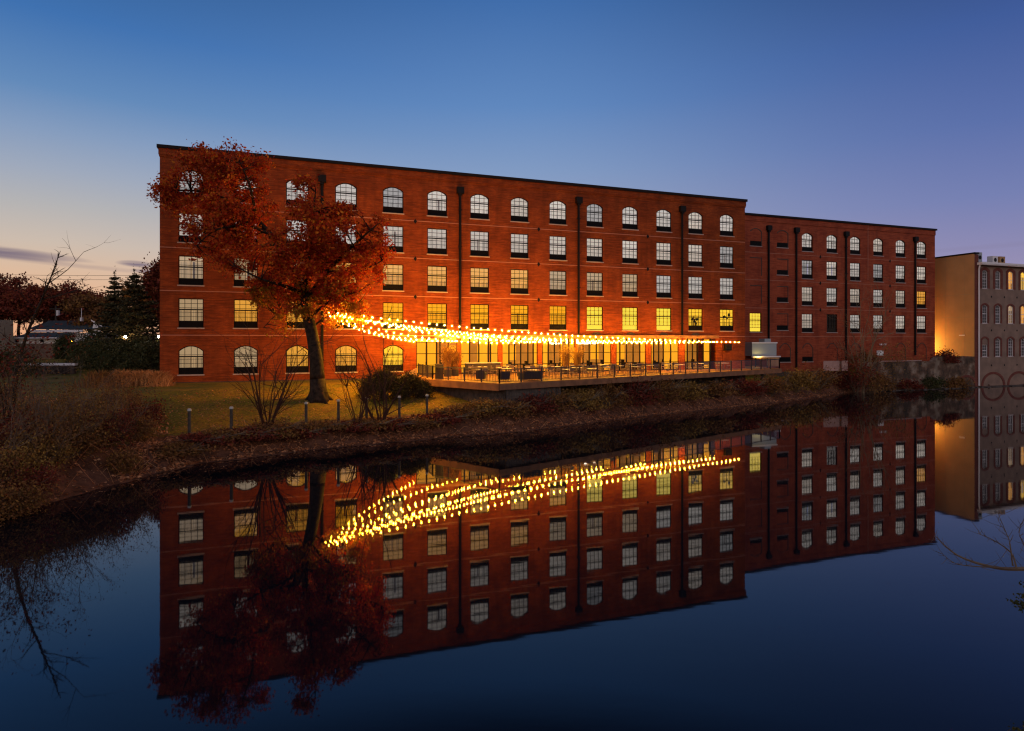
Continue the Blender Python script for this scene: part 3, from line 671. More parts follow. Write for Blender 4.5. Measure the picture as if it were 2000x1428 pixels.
q = MB(); q.add([(-.3, -.6, 17.95), (24.2, -.6, 17.95), (24.2, 7, 19.0), (-.3, 7, 19.0)], [(0, 1, 2, 3)]); q.obj('roof', M['roofg'], grey)
q = MB(); q.add([(-.2, 3, 18.9), (4.0, 3, 18.0), (-.2, 3, 18.0), (-.2, 9, 18.9), (4.0, 9, 18.0), (-.2, 9, 18.0)], [(0, 1, 2), (0, 3, 4, 1), (3, 5, 4)]); q.obj('roof_slope', M['coping'], grey)
q = MB(); q.box(0, 24, -.5, -.002, -1, .14); q.obj('footing', M['brick_base'], grey)
q = MB(); q.tube([(-.16, -.3, 17.6), (-.1, -.12, 17.0), (-.1, -.12, .2)], [.1, .1, .1], 6); q.obj('downspout', M['whiteframe'], grey)
# hvac boxes on the grey roof
def ac_unit(px, wpx, zb, h, label, m):
    x = s_grey(px); c = thing('air_conditioner', label, 'air conditioner', (grey.location.x + x * cs - 1.2 * sn, grey.location.y + x * sn + 1.2 * cs, zb), PH, 'rooftop cooling units')
    q = MB(); q.box(-wpx / 2, wpx / 2, 0, .8, 0, h); q.obj('casing', m, c)
    q = MB(); pts = [(.3 * math.cos(a), h / 2 + .3 * math.sin(a)) for a in [i * math.pi / 6 for i in range(12)]]; q.prismY(pts, -.03, -.002); q.obj('fan_grille', M['pipe'], c)
ac_unit(1961, 1.15, 18.15, 1.15, 'white fan unit left of the pair on the grey mill roof', M['whiteframe'])
ac_unit(1975, 1.2, 18.15, 1.15, 'tan cooling unit right of the white one on the grey mill roof', M['stucco'])
ac_unit(1931, .9, 18.2, 1.5, 'small dark cooling unit beside the tan wall top on the grey roof', M['metal'])
# floodlamp washing the tan wall
lt = thing('wall_washer', 'yellow lamp in the gap washing the tan wall with light', 'lamp', (gx0 - 4.3, gy0 + 7.0, 3.3))
q = MB(); q.box(-.15, .15, -.15, .15, 2.0, 2.15); q.tube([(0, 0, 0), (0, 0, 2)], [.05, .05], 6); q.obj('lamp_housing', M['pipe'], lt)
ld = bpy.data.lights.new('lamp_light', 'POINT'); ld.energy = 2100; ld.color = (1, .70, .13); ld.shadow_soft_size = .15
lo = bpy.data.objects.new('lamp_light', ld); C.objects.link(lo); lo.parent = lt; lo.location = (0, 0, 2.4)

# stone wall along the water
def gpt(s, y=0): return (gx0 + s * cs - y * sn, gy0 + s * sn + y * cs)
def s_g0(px):
    u = (px - 1000) / F; Y = GC / (1 - u * TT); X = u * Y; return (X - gx0) * cs + (Y - gy0) * sn
def stone_mat():
    m = mat('stone_wall', (.20, .15, .12), rough=.9)
    N, L = m.node_tree.nodes, m.node_tree.links; b = N['Principled BSDF']; t = N.new('ShaderNodeTexCoord')
    v = N.new('ShaderNodeTexVoronoi'); v.inputs['Scale'].default_value = 2.2; L.new(t.outputs['Object'], v.inputs[0])
    n = N.new('ShaderNodeTexNoise'); n.inputs['Scale'].default_value = .7; n.inputs['Detail'].default_value = 9; L.new(t.outputs['Object'], n.inputs[0])
    r = N.new('ShaderNodeValToRGB'); e = r.color_ramp.elements; e[0].position = .38; e[0].color = (.075, .046, .028, 1); e[1].position = .62; e[1].color = (.31, .21, .145, 1)
    e.new(.5).color = (.17, .085, .05, 1); L.new(n.outputs[0], r.inputs[0])
    bw = N.new('ShaderNodeRGBToBW'); L.new(v.outputs['Color'], bw.inputs[0]); mx = N.new('ShaderNodeMix'); mx.data_type = 'RGBA'; mx.blend_type = 'MULTIPLY'; mx.inputs[0].default_value = .45; L.new(r.outputs[0], mx.inputs[6]); L.new(bw.outputs[0], mx.inputs[7]); L.new(mx.outputs[2], b.inputs['Base Color'])
    v2 = N.new('ShaderNodeTexVoronoi'); v2.feature = 'DISTANCE_TO_EDGE'; v2.inputs['Scale'].default_value = 2.2; L.new(t.outputs['Object'], v2.inputs[0])
    rr = N.new('ShaderNodeMapRange'); rr.inputs['From Max'].default_value = .06; L.new(v2.outputs[0], rr.inputs[0])
    bp = N.new('ShaderNodeBump'); bp.inputs['Distance'].default_value = .06; bp.inputs['Strength'].default_value = .8; L.new(rr.outputs[0], bp.inputs['Height']); L.new(bp.outputs[0], b.inputs['Normal'])
    return m
sw = thing('stone_river_wall', 'mottled stone retaining wall along the water below the brick annex', 'wall', (gx0, gy0, 0), PH)
q = MB(); rr = random.Random(3)
xs = np.linspace(s_g0(1692), -.03, 26)
tops = [3.75 + .12 * rr.random() + (.65 if x > s_g0(1828) else 0) for x in xs]
for i in range(25):
    a, c = xs[i], xs[i + 1]
    q.add([(a, 0, -1), (c, 0, -1), (c, 0, tops[i + 1]), (a, 0, tops[i]), (a, .7, -1), (c, .7, -1), (c, .7, tops[i + 1]), (a, .7, tops[i])], [(0, 1, 2, 3), (3, 2, 6, 7), (5, 4, 7, 6)])
q.quad((xs[0], .7, -1), (xs[0], 0, -1), (xs[0], 0, tops[0]), (xs[0], .7, tops[0]))
q.obj('stonework', stone_mat(), sw)
q = MB(); q.box(s_g0(1720), s_g0(1800), -.05, .3, 3.9, 3.98); q.obj('capping', M['sill'], sw)
big_arch(sw, s_g0(1888), .15, 1.7)

# pale board gate by the annex
q = MB(); t = thing('board_gate', 'pale pinkish board fence panels with a dark gap in front of the annex', 'fence', (GX(1632, 79), 79, 2.9), R(8))
for k, (a, c) in enumerate(((-1.65, .55), (.85, 1.7))):
    q = MB(); n = int((c - a) / .14)
    for i in range(n): q.box(a + i * (c - a) / n + .008, a + (i + 1) * (c - a) / n - .008, 0, .04, 0, 1.25 + .03 * random.random())
    q.box(a, c, .04, .09, .3, .4); q.box(a, c, .04, .09, .95, 1.05); q.obj('board_panel', M['pink'], t)
q = MB(); q.box(.6, .8, -.02, .08, 0, 1.2); q.obj('gate_post', M['fence'], t)

# ------------------------------------------------------------------ deck
DZ = 3.5
def fpt(s, o=0): return (OX + s * cs + o * sn, OY + s * sn - o * cs)   # o metres in front of the main facade
A = (-7.0, 52.4); B = (-.97, 47.2); Cc = (31.1, 72.3)
sA = (A[0] - OX) * cs + (A[1] - OY) * sn; sC = (Cc[0] - OX) * cs + (Cc[1] - OY) * sn
poly = [A, B, Cc, (OX + sC * cs - (SET - .05) * sn, OY + sC * sn + (SET - .05) * cs), (OX + (LEN + .02) * cs - (SET - .05) * sn, OY + (LEN + .02) * sn + (SET - .05) * cs), fpt(LEN + .02, .06), fpt(sA, .06)]
deck = thing('river_deck', 'wooden river terrace with a kinked front edge in front of the lit ground floor', 'deck', (0, 0, 0))
q = MB(); q.prism(poly, DZ - .12, DZ); q.obj('deck_floor', M['wood'], deck)
def edge_strip(mb, P, Q, z0, z1, t, off=0):
    P, Q = Vector(P), Vector(Q); d = (Q - P).normalized(); n = Vector((d.y, -d.x))
    a = P + n * (off + t); b = Q + n * (off + t); c = Q + n * off; e = P + n * off
    mb.prism([(e.x, e.y), (a.x, a.y), (b.x, b.y), (c.x, c.y)], z0, z1)
q = MB(); edge_strip(q, A, B, DZ - .55, DZ - .02, .08, .002); edge_strip(q, B, Cc, DZ - .5, DZ - .02, .08, .002); edge_strip(q, fpt(sA, .06), A, DZ - .55, DZ - .02, .08, .002)
q.obj('fascia', M['fascia'], deck)
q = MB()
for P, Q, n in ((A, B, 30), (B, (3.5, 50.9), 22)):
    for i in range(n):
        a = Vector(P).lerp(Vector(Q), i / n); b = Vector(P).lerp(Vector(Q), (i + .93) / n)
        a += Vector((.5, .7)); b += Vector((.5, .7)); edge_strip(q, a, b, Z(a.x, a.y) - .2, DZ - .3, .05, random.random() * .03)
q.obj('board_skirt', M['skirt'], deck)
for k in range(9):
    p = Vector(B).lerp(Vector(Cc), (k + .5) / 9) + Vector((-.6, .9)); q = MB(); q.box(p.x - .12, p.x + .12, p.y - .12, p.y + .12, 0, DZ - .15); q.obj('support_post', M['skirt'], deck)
# railing
rail = thing('deck_railing', 'dark metal balustrade with thin upright bars along the deck front edge', 'railing', (0, 0, DZ))
def rail_run(P, Q, nposts, bal=True, glass=False, h=1.05):
    P, Q = Vector((*P, 0)), Vector((*Q, 0)); L_ = (Q - P).length
    for i in range(nposts + 1):
        p = P.lerp(Q, i / nposts); q = MB(); q.box(p.x - .055, p.x + .055, p.y - .055, p.y + .055, 0, h + .08); q.obj('post', M['rail'], rail)
    q = MB(); up = Vector((0, 0, 1)); q.bar(P + up * h, Q + up * h, .05); q.bar(P + up * .12, Q + up * .12, .025); q.obj('top_rail', M['rail'], rail)
    if bal:
        q = MB(); n = int(L_ / .16)
        for i in range(n): p = P.lerp(Q, (i + .5) / n); q.tube([p + up * .12, p + up * h], [.016, .016], 4, cap=False)
        q.obj('balusters', M['rail'], rail)['kind'] = 'stuff'
    if glass:
        q = MB(); q.quad(P + up * .14, Q + up * .14, Q + up * (h - .05), P + up * (h - .05)); q.obj('glass_panel', M['glass_clear'], rail)
ins = Vector((.25, .45))
A2 = (A[0] + .35, A[1] + .12); B2 = (B[0] + .02, B[1] + .22); K = Vector(B).lerp(Vector(Cc), .47) + Vector((-.1, .13)); C2 = (Cc[0] - .2, Cc[1] + .02)
rail_run(A2, B2, 4); rail_run(B2, K, 9); rail_run(K, C2, 11, bal=False, glass=True)
rail_run(A2, (fpt(sA, 1.6)[0] + .3, fpt(sA, 1.6)[1]), 3)
rail_run(C2, (poly[3][0] - .1, poly[3][1] - .3), 4, bal=False, glass=True)
# ramp at the deck's left end
rp = thing('entrance_ramp', 'sloping ramp with pale side wall rising to the left end of the deck', 'ramp', (OX, OY, 0), PH)
q = MB(); r0, r1 = s_main(762), sA - .02
q.add([(r0, -2.6, 2.9), (r1, -2.6, 2.9), (r1, -2.6, 4.25), (r0, -2.6, 3.35), (r0, -2.45, 2.9), (r1, -2.45, 2.9), (r1, -2.45, 4.25), (r0, -2.45, 3.35)], [(0, 1, 2, 3), (3, 2, 6, 7), (5, 4, 7, 6), (4, 0, 3, 7), (1, 5, 6, 2)])
q.obj('side_wall', mat('ramp_wall', (.38, .2, .11), noise=((.28, .15, .08), 1)), rp)
q = MB(); q.add([(r0, -2.45, 3.1), (r1, -2.45, 3.5), (r1, -.9, 3.5), (r0, -.9, 3.1)], [(0, 1, 2, 3)]); q.obj('slope', M['wood'], rp)

# ------------------------------------------------------------------ deck furniture
def chair(name, label):
    t = thing(name, label, 'chair')
    q = MB(); q.box(-.23, .23, -.23, .23, .43, .47); q.obj('seat', M['seatm'], t)
    q = MB(); q.box(-.23, .23, .2, .225, .62, .9)
    q.box(-.23, -.2, .2, .23, .47, .92); q.box(.2, .23, .2, .23, .47, .92); q.obj('backrest', M['chairm'], t)
    for x in (-.2, .2):
        for y in (-.2, .2):
            q = MB(); q.tube([(x, y, .43), (x * 1.12, y * 1.12, 0)], [.02, .016], 4); q.obj('leg', M['chairm'], t)
    return t
def table(name, label, w_=.42, l_=.42):
    t = thing(name, label, 'table')
    q = MB(); q.box(-l_, l_, -w_, w_, .72, .755); q.obj('table_top', M['top'], t)
    q = MB(); q.tube([(0, 0, .03), (0, 0, .72)], [.04, .04], 6); q.obj('column', M['chairm'], t)
    q = MB(); q.box(-.26, .26, -.04, .04, 0, .03); q.box(-.04, .04, -.26, .26, .0305, .06); q.obj('foot', M['chairm'], t)
    return t
pc = chair('chair', 'x'); pt = table('cafe_table', 'x'); used_c = used_t = False
ordn = ['first', 'second', 'third', 'fourth', 'fifth', 'sixth', 'seventh', 'eighth', 'ninth', 'tenth', 'eleventh', 'twelfth', 'thirteenth', 'fourteenth']
def place(proto, first, loc, rz, label, group):
    if first: proto.location = loc; proto.rotation_euler = (0, 0, rz); proto['label'] = label; proto['group'] = group; return proto
    return dup(proto, loc, rz, label, group)
protoC = protoT = True
rows = [('in the row by the building', 1.9, [s_main(p) for p in (925, 985, 1045, 1105, 1165, 1225, 1285, 1345, 1396)]),
        ('in the second row', 4.2, [s_main(p) for p in (905, 955, 1005, 1060, 1115, 1170, 1225, 1285)]),
        ('in the third row', 6.6, [s_main(p) for p in (900, 950, 1012, 1068, 1125, 1180)]), ('in the row by the railing', 9.2, [s_main(p) for p in (968, 1028, 1080)])]
for rn, o, ss in rows:
    for k, s in enumerate(ss):
        s += random.uniform(-.25, .25); x, y = fpt(s, o + random.uniform(-.2, .2))
        rz = PH + random.uniform(-.15, .15)
        place(pt, protoT, (x, y, DZ), rz, '%s pale square table from the left %s' % (ordn[k], rn), 'cafe tables on the deck'); protoT = False
        for j, (ax_, side) in enumerate(((0, 'left'), (1, 'right'), (2, 'far'), (3, 'near'))):
            if j == 3 and (k + int(o)) % 2: continue
            a = rz + {0: math.pi / 2, 1: -math.pi / 2, 2: 0, 3: math.pi}[j]; rad = .68
            cx, cy = x - math.sin(a) * rad, y + math.cos(a) * rad
            place(pc, protoC, (cx, cy, DZ), a + random.uniform(-.3, .3), 'dark chair on the %s side of the %s table %s' % (side, ordn[k], rn), 'chairs around the cafe tables'); protoC = False
def sofa(px, d, w_, label, rz):
    t = thing('wicker_sofa', label, 'sofa', (GX(px, d), d, DZ), rz, 'black wicker lounge seats')
    q = MB(); q.box(-w_ / 2, w_ / 2, -.4, .4, .1, .4); q.obj('base', M['sofa'], t)
    q = MB(); q.box(-w_ / 2, w_ / 2, -.42, -.3, .4, .78); q.obj('backrest', M['sofa'], t)
    q = MB(); q.box(-w_ / 2 + .1, w_ / 2 - .1, -.28, .38, .401, .52); q.obj('cushion', M['cushion'], t)
    for x in (-1, 1):
        q = MB(); q.box(x * w_ / 2 - .06, x * w_ / 2 + .06, -.298, .4, .4, .64); q.obj('armrest', M['sofa'], t)
sofa(1036, 50.9, 1.9, 'long black wicker sofa turned to the building behind the front railing', R(35))
sofa(940, 51.6, .7, 'small black wicker armchair left of the deck kink', R(-10))
sofa(984, 50.6, .75, 'black wicker armchair at the deck kink with pale cushion', R(20))
def planter(px, d, label, h=2.3, n=260, m='brushgold'):
    t = thing('grass_planter', label, 'plant', (GX(px, d), d, DZ), 0, 'tall grass planters on the deck')
    q = MB(); q.prism([(.35 * math.cos(a), .35 * math.sin(a)) for a in [i * math.pi / 6 for i in range(12)]], 0, .6); q.obj('pot', M['sofa'], t)
    q = MB()
    for i in range(n):
        a = random.uniform(0, 6.28); r_ = random.uniform(0, .28); l_ = h * random.uniform(.5, 1); sp = random.uniform(.1, .7)
        p0 = Vector((r_ * math.cos(a), r_ * math.sin(a), .6)); p2 = p0 + Vector((sp * math.cos(a), sp * math.sin(a), l_ * .75)); p1 = p0 + Vector((sp * .25 * math.cos(a), sp * .25 * math.sin(a), l_ * .45))
        q.tube([p0, p1, p2], [.012, .01, .003], 3, cap=False)
    ps = rng.normal(size=(n * 3, 3)) * [.27, .27, .45] + [0, 0, .6 + h * .42]; q.leaves(ps, .10)
    q.obj('foliage', M[m], t)
planter(874, 56.5, 'bushy planter at the left end of the deck beside the glass door', 2.9, 420, 'brush')
planter(888, 57.5, 'second bushy planter just right of the leftmost one', 2.6, 380, 'brush')
planter(1105, 60.5, 'tall golden grass planter in front of the hanging lamps', 2.9)
planter(1128, 62, 'tall golden grass planter right of the middle of the deck', 2.8)
t = thing('menu_board', 'black board leaning inside the railing at the deck left corner', 'board', (A[0] + .9, A[1] - .1, DZ), R(-38))
q = MB(); q.box(-.45, .45, 0, .05, .05, 1.25); q.obj('board', M['sofa'], t); q = MB(); q.box(-.5, .5, -.02, .07, 0.0, .05); q.box(-.5, .5, -.02, .07, 1.25, 1.3); q.obj('frame', M['chairm'], t)
t = thing('serving_counter', 'dark serving counter against the storefront left of the middle', 'counter', (*fpt(s_main(937), 1.0), DZ), PH)
q = MB(); q.box(-1.7, 1.7, -.3, .3, 0, 1.05); q.obj('cabinet', M['sofa'], t); q = MB(); q.box(-1.8, 1.8, -.36, .36, 1.052, 1.1); q.obj('counter_top', M['top'], t)
# pendant lamps under the canopy
M['bulbw'] = emit_mat('white_lamp', (1, .80, .62), 9)
for px in (1088, 1094, 1103, 1142, 1156, 1171):
    t = thing('pendant_lamp', 'small white pendant lamp under the canopy, %s of the six' % {1088: 'leftmost', 1094: 'second from left', 1103: 'third from left', 1142: 'third from right', 1156: 'widest', 1171: 'rightmost'}[px], 'lamp', (*fpt(s_main(px), -1.2), 6.35), PH, 'white pendant lamps')
    w_ = .4 if px == 1156 else .12; q = MB(); q.box(-w_, w_, -.12, .12, .02, .12); q.obj('lamp_shade', M['bulbw'], t); q = MB(); q.tube([(0, 0, .12), (0, 0, .64)], [.01, .01], 4); q.obj('cord', M['wire'], t)
# grey machine enclosure right of the deck
t = thing('equipment_enclosure', 'pale grey metal equipment box behind the right end of the deck railing', 'enclosure', (GX(1493, 78.5), 78.5, DZ), PH)
q = MB(); q.box(-1.9, 1.9, 0, 1.6, 1.3, 3.0); q.box(.2, 1.2, .2, 1.2, 3.0, 3.45); q.obj('casing', M['metal'], t)
q = MB(); q.box(-2.0, 2.0, -.08, 1.65, 2.95, 3.02) if False else q.box(-2.0, 2.0, -.07, -.002, 2.85, 3.02); q.obj('trim', M['whiteframe'], t)
q = MB(); q.box(-2.1, 2.3, -.3, -.1, 1.12, 1.28); q.obj('lamp_cap', M['whiteframe'], t)
q = MB()
for i in range(6): q.box(-2.0 + i * .7, -1.36 + i * .7, -.2, -.15, 0, 1.1)
q.obj('lower_boards', M['stucco'], t)
ld = bpy.data.lights.new('lamp_light', 'POINT'); ld.energy = 60; ld.color = (1, .75, .2); ld.shadow_soft_size = .1
lo = bpy.data.objects.new('lamp_light', ld); C.objects.link(lo); lo.parent = t; lo.location = (-1.2, -.6, 1.0)

# ------------------------------------------------------------------ string lights
bm_ = MB(); 
def ico(mb, r, seg=8, ring=5, c=(0, 0, 0)):
    vs = [(c[0], c[1], c[2] + r)]
    for i in range(1, ring):
        th = math.pi * i / ring
        for j in range(seg): vs.append((c[0] + r * math.sin(th) * math.cos(2 * math.pi * j / seg), c[1] + r * math.sin(th) * math.sin(2 * math.pi * j / seg), c[2] + r * math.cos(th)))
    vs.append((c[0], c[1], c[2] - r)); fs = [(0, 1 + j, 1 + (j + 1) % seg) for j in range(seg)]
    for i in range(ring - 2):
        for j in range(seg): a = 1 + i * seg; fs.append((a + j, a + seg + j, a + seg + (j + 1) % seg, a + (j + 1) % seg))
    a = 1 + (ring - 2) * seg; fs += [(a + j, len(vs) - 1, a + (j + 1) % seg) for j in range(seg)]
    mb.add(vs, fs)
ico(bm_, .036, 8, 5); k_ = len(bm_.f); ico(bm_, .068, 10, 7); bm_.m[k_:] = [1] * (len(bm_.f) - k_); bulb = bm_.mesh('bulb', [M['bulb'], M['halo']], smooth=True)  # inner sphere is the light source, outer one the added halo shell
T0 = Vector((-13.7, 47.9, 8.85))
ends = [(806, 6.75), (890, 6.78), (985, 6.8), (1080, 6.8), (1170, 6.76), (1255, 6.72), (1330, 6.7), (1390, 6.66), (1421, 6.62)]
for k, (px, zz) in enumerate(ends):
    x, y = fpt(s_main(px), .45 if px < 1410 else 1.9); E = Vector((x, y, zz))
    S = T0 + Vector((.1 * k - .5, -.2 + .05 * k, (k % 3) * .12 - .12)); L_ = (E - S).length; n = int(L_ / .68)
    t = thing('string_light', 'string of warm bulbs fanning from the oak, %s from the left end' % (ordn[k] if k < 10 else 'longest, farthest'), 'string light', S, 0, 'warm bulb strings over the deck')
    sag = .010 * L_ + [.1, .55, .2, .75, .3, .7, .25, .5, .05][k]; pts = []
    for i in range(n + 1):
        u = i / n; p = (E - S) * u; p.z -= sag * 4 * u * (1 - u) * (1.25 - .5 * u)
        if k == 0: p.z -= .12 * math.sin(math.pi * u)
        pts.append(p)
    q = MB(); q.tube(pts, [.014] * len(pts), 3); q.obj('cable', M['wire'], t)
    for i in range(0, n + 1):
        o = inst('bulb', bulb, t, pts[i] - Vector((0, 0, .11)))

# ------------------------------------------------------------------ trees
def limb(mb, pts, r0, r1, n=7, sub=3):
    P = [Vector(p) for p in pts]; out = []
    for i in range(len(P) - 1):
        a, b_, c_, d_ = P[max(i - 1, 0)], P[i], P[i + 1], P[min(i + 2, len(P) - 1)]
        for k in range(sub):
            t_ = k / sub
            out.append(.5 * ((2 * b_) + (c_ - a) * t_ + (2 * a - 5 * b_ + 4 * c_ - d_) * t_ ** 2 + (3 * b_ - a - 3 * c_ + d_) * t_ ** 3))
    out.append(P[-1]); m_ = len(out)
    mb.tube(out, [r0 + (r1 - r0) * (i / (m_ - 1)) ** .8 for i in range(m_)], n); return out
def leafy_crown(mbw, mbl, skel, lobes, ncl, nleaf, lsize, spread, squash=.8, seed=1, twr=.03, mfun=None):
    r_ = random.Random(seed); sk = [p for s_ in skel for p in s_]; vol = [l[3] * l[4] * l[5] * l[6] for l in lobes]; tot = sum(vol); Ls = []
    for l, v in zip(lobes, vol):
        for _ in range(max(2, int(ncl * v / tot))):
            while True:
                a = Vector((r_.uniform(-1, 1), r_.uniform(-1, 1), r_.uniform(-1, 1)))
                if .25 < a.length < 1: break
            c_ = Vector((l[0] + a.x * l[3], l[1] + a.y * l[4], l[2] + a.z * l[5]))
            nr = min(sk, key=lambda p: (p - c_).length + max(0, p.z - c_.z) * .6)
            md = nr.lerp(c_, .5) + Vector((r_.uniform(-.3, .3), r_.uniform(-.3, .3), r_.uniform(-.1, .4))) * spread
            mbw.tube([nr, md, c_], [twr * 1.6, twr, twr * .4], 4, cap=False)
            k = int(nleaf * r_.uniform(.35, 1.5)); sp = spread * r_.uniform(.6, 1.25)
            A_ = rng.normal(size=(k, 3)) * [sp, sp, sp * squash] * np.array([.55, .55, .55]) + np.array(c_)
            if mfun and mfun(c_, r_): mbl.leaves(A_, lsize, mi=1)
            else: Ls.append(A_)
    mbl.leaves(np.concatenate(Ls), lsize)

oak = thing('red_oak_tree', 'big two lobed red oak with thick dark trunk on the lawn', 'tree', (GX(622, 47), 47, Z(GX(622, 47), 47)))
def rel(o, pts): return [Vector(p) - o.location for p in pts]
TD = 47.0
wd = MB(); zb = Z(GX(622, 47), 47)
tr = [Vector((GX(622, TD), TD, zb - .3)), PX(620, 740, TD), PX(617, 700, TD), PX(609, 650, TD), PX(598, 600, TD), PX(594, 565, TD)]
tr_r = rel(oak, tr)
ts = []
P = tr_r; out = []
sk0 = limb(wd, P[1:], .56, .36, 10)
wd.tube([P[0], P[0] + Vector((0, 0, .45)), P[0] + Vector((0, 0, .9)), P[1]], [.92, .76, .64, .57], 12)
for a in range(6):
    an = a * 1.05 + .3; wd.tube([P[0] + Vector((math.cos(an) * 1.15, math.sin(an) * 1.15, .05)), P[0] + Vector((math.cos(an) * .62, math.sin(an) * .62, .5)), P[0] + Vector((math.cos(an) * .3, math.sin(an) * .3, 1.2))], [.12, .2, .25], 6)
def LB(path, r0, r1): return limb(wd, rel(oak, [PX(x, y, TD + dd) for x, y, dd in path]), r0, r1, 6)
skel = [LB([(594, 572, 0), (565, 520, .3), (528, 458, .8), (470, 405, 1), (400, 375, .6), (325, 372, 0)], .34, .05),
        LB([(528, 458, .8), (480, 440, -.5), (420, 450, -1.5), (385, 480, -2)], .16, .03),
        LB([(470, 405, 1), (450, 350, 1.2), (430, 305, .6)], .14, .03), LB([(500, 430, .9), (490, 370, -1), (470, 320, -2)], .14, .03),
        LB([(594, 572, 0), (600, 510, -2.2), (610, 440, -4.4), (616, 375, -5.2)], .30, .04),
        LB([(598, 590, 0), (640, 530, -1.5), (690, 480, -3), (735, 440, -3.4)], .26, .04), LB([(640, 530, -1.5), (700, 530, -2), (745, 510, -1.6)], .14, .03),
        LB([(605, 620, 0), (650, 585, -1), (700, 570, -1.5)], .16, .03), LB([(594, 575, 0), (560, 560, -1.6), (510, 545, -2.6), (460, 520, -3)], .2, .03),
        LB([(596, 590, 0), (575, 600, 1), (540, 615, 1.5), (515, 640, 1.6)], .12, .02), LB([(609, 640, 0), (640, 618, .5), (690, 600, .8)], .1, .02)]
def lobe(px, py, rx, ry, dep=2.3, dd=0, dens=1): p = PX(px, py, TD + dd) - oak.location; k = F / (TD + dd); return (p.x, p.y, p.z, rx / k, dep, ry / k, dens)
lobes = [lobe(435, 325, 78, 38), lobe(372, 370, 62, 48), lobe(330, 385, 30, 34, 1.2), lobe(470, 395, 60, 70, 2.8, .5), lobe(425, 450, 62, 55, 2.2, -.8), lobe(480, 480, 45, 55, 2, .5), lobe(440, 510, 35, 25, 1.2, -1),
         lobe(602, 402, 46, 48, 2.2, -5), lobe(648, 436, 58, 52, 2.6, -4.5), lobe(712, 470, 40, 62, 2.2, -3), lobe(570, 500, 62, 58, 2.8, -2), lobe(645, 520, 75, 60, 3.2, -2), lobe(720, 520, 36, 42, 2, -1), lobe(560, 555, 60, 40, 2.6), lobe(670, 580, 50, 30, 2.4),
         lobe(590, 590, 55, 28, 2.4, 0, .8), lobe(535, 600, 35, 22, 1.6, 0, .5), lobe(690, 612, 36, 20, 1.6, .5, 1.2), lobe(655, 632, 22, 14, 1.2, .5, 1.2), lobe(545, 638, 18, 12, 1, 1, .6), lobe(510, 560, 38, 35, 1.8)]
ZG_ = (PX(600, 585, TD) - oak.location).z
lf = MB(); leafy_crown(wd, lf, skel, lobes, 450, 118, .205, .64, seed=5, mfun=lambda c_, q_: c_.z + q_.uniform(-1.6, 1.6) < ZG_)  # lower clusters take the leaf colour that has the bulb light painted in
wd.obj('trunk', M['bark'], oak, smooth=True); lf.obj('crown', [M['oak'], M['oakgold_lit']], oak)

def simple_tree(name, label, cat, px, d, ztop_px, rx, m, bark='bark', z0=None, ncl=70, nleaf=70, lsize=.35, seed=1, group=None, crown_bottom=.3, spread=1.0, dens=1):
    x = GX(px, d); z0 = Z(x, d) if z0 is None else z0; H = PX(px, ztop_px, d).z - z0
    t = thing(name, label, cat, (x, d, z0), 0, group); r_ = random.Random(seed); wd, lf = MB(), MB()
    s0 = limb(wd, [(0, 0, -.3), (.02 * H * r_.uniform(-1, 1), 0, H * .3), (.05 * H * r_.uniform(-1, 1), 0, H * .55), (0, 0, H * .85)], .025 * H, .01 * H, 6); sk = [s0[3:]]
    lob = []
    for k in range(7):
        a = k * .9 + r_.uniform(0, .5); ex = Vector((math.cos(a) * rx * .6, math.sin(a) * rx * .6, H * r_.uniform(.5, .88)))
        st = s0[int(len(s0) * r_.uniform(.35, .7))]; sk.append(limb(wd, [st, st.lerp(ex, .5) + Vector((0, 0, -.03 * H)), ex], .012 * H, .003 * H, 5))
        lob.append((ex.x, ex.y, ex.z, rx * r_.uniform(.38, .55), rx * .5, H * r_.uniform(.10, .17), 1))
    lob.append((0, 0, H * .86, rx * .45, rx * .45, H * .13, 1)); lob.append((0, 0, H * .6, rx * .7, rx * .6, H * .2, 1))
    leafy_crown(wd, lf, sk, lob, ncl, nleaf, lsize, spread, seed=seed, twr=.04)
    wd.obj('trunk', M[bark], t); lf.obj('crown', M[m], t); return t
far = [(-30, 104, 552, 8.5, 'oakfar', 'dark red tree at the far left edge behind the pale house'), (38, 108, 538, 8.5, 'oakfar', 'tallest dark red tree left of the leaning bare branch'), (92, 104, 556, 6.5, 'oakfar', 'dark red tree above the middle of the grey roof'),
       (135, 112, 566, 7.5, 'oakfar', 'dark red tree above the right half of the grey roof'), (172, 118, 578, 7, 'oakfar', 'low dark red tree above the roof gable'), (205, 100, 582, 5, 'brush', 'brown thin tree left of the conifer'),
       (298, 96, 556, 4.5, 'gold', 'golden tree peeking between conifer and mill corner'), (322, 84, 508, 2.0, 'oakfar', 'reddish tree half hidden by the mill left corner'), (-80, 96, 535, 9, 'oakfar', 'dark red tree outside the left edge')]
for k, (px, d, zt, rx, m_, lb) in enumerate(far): simple_tree('autumn_tree', lb, 'tree', px, d, zt, rx, m_, ncl=120, nleaf=110, lsize=.38, seed=20 + k, group='autumn trees beyond the houses', spread=1.15)
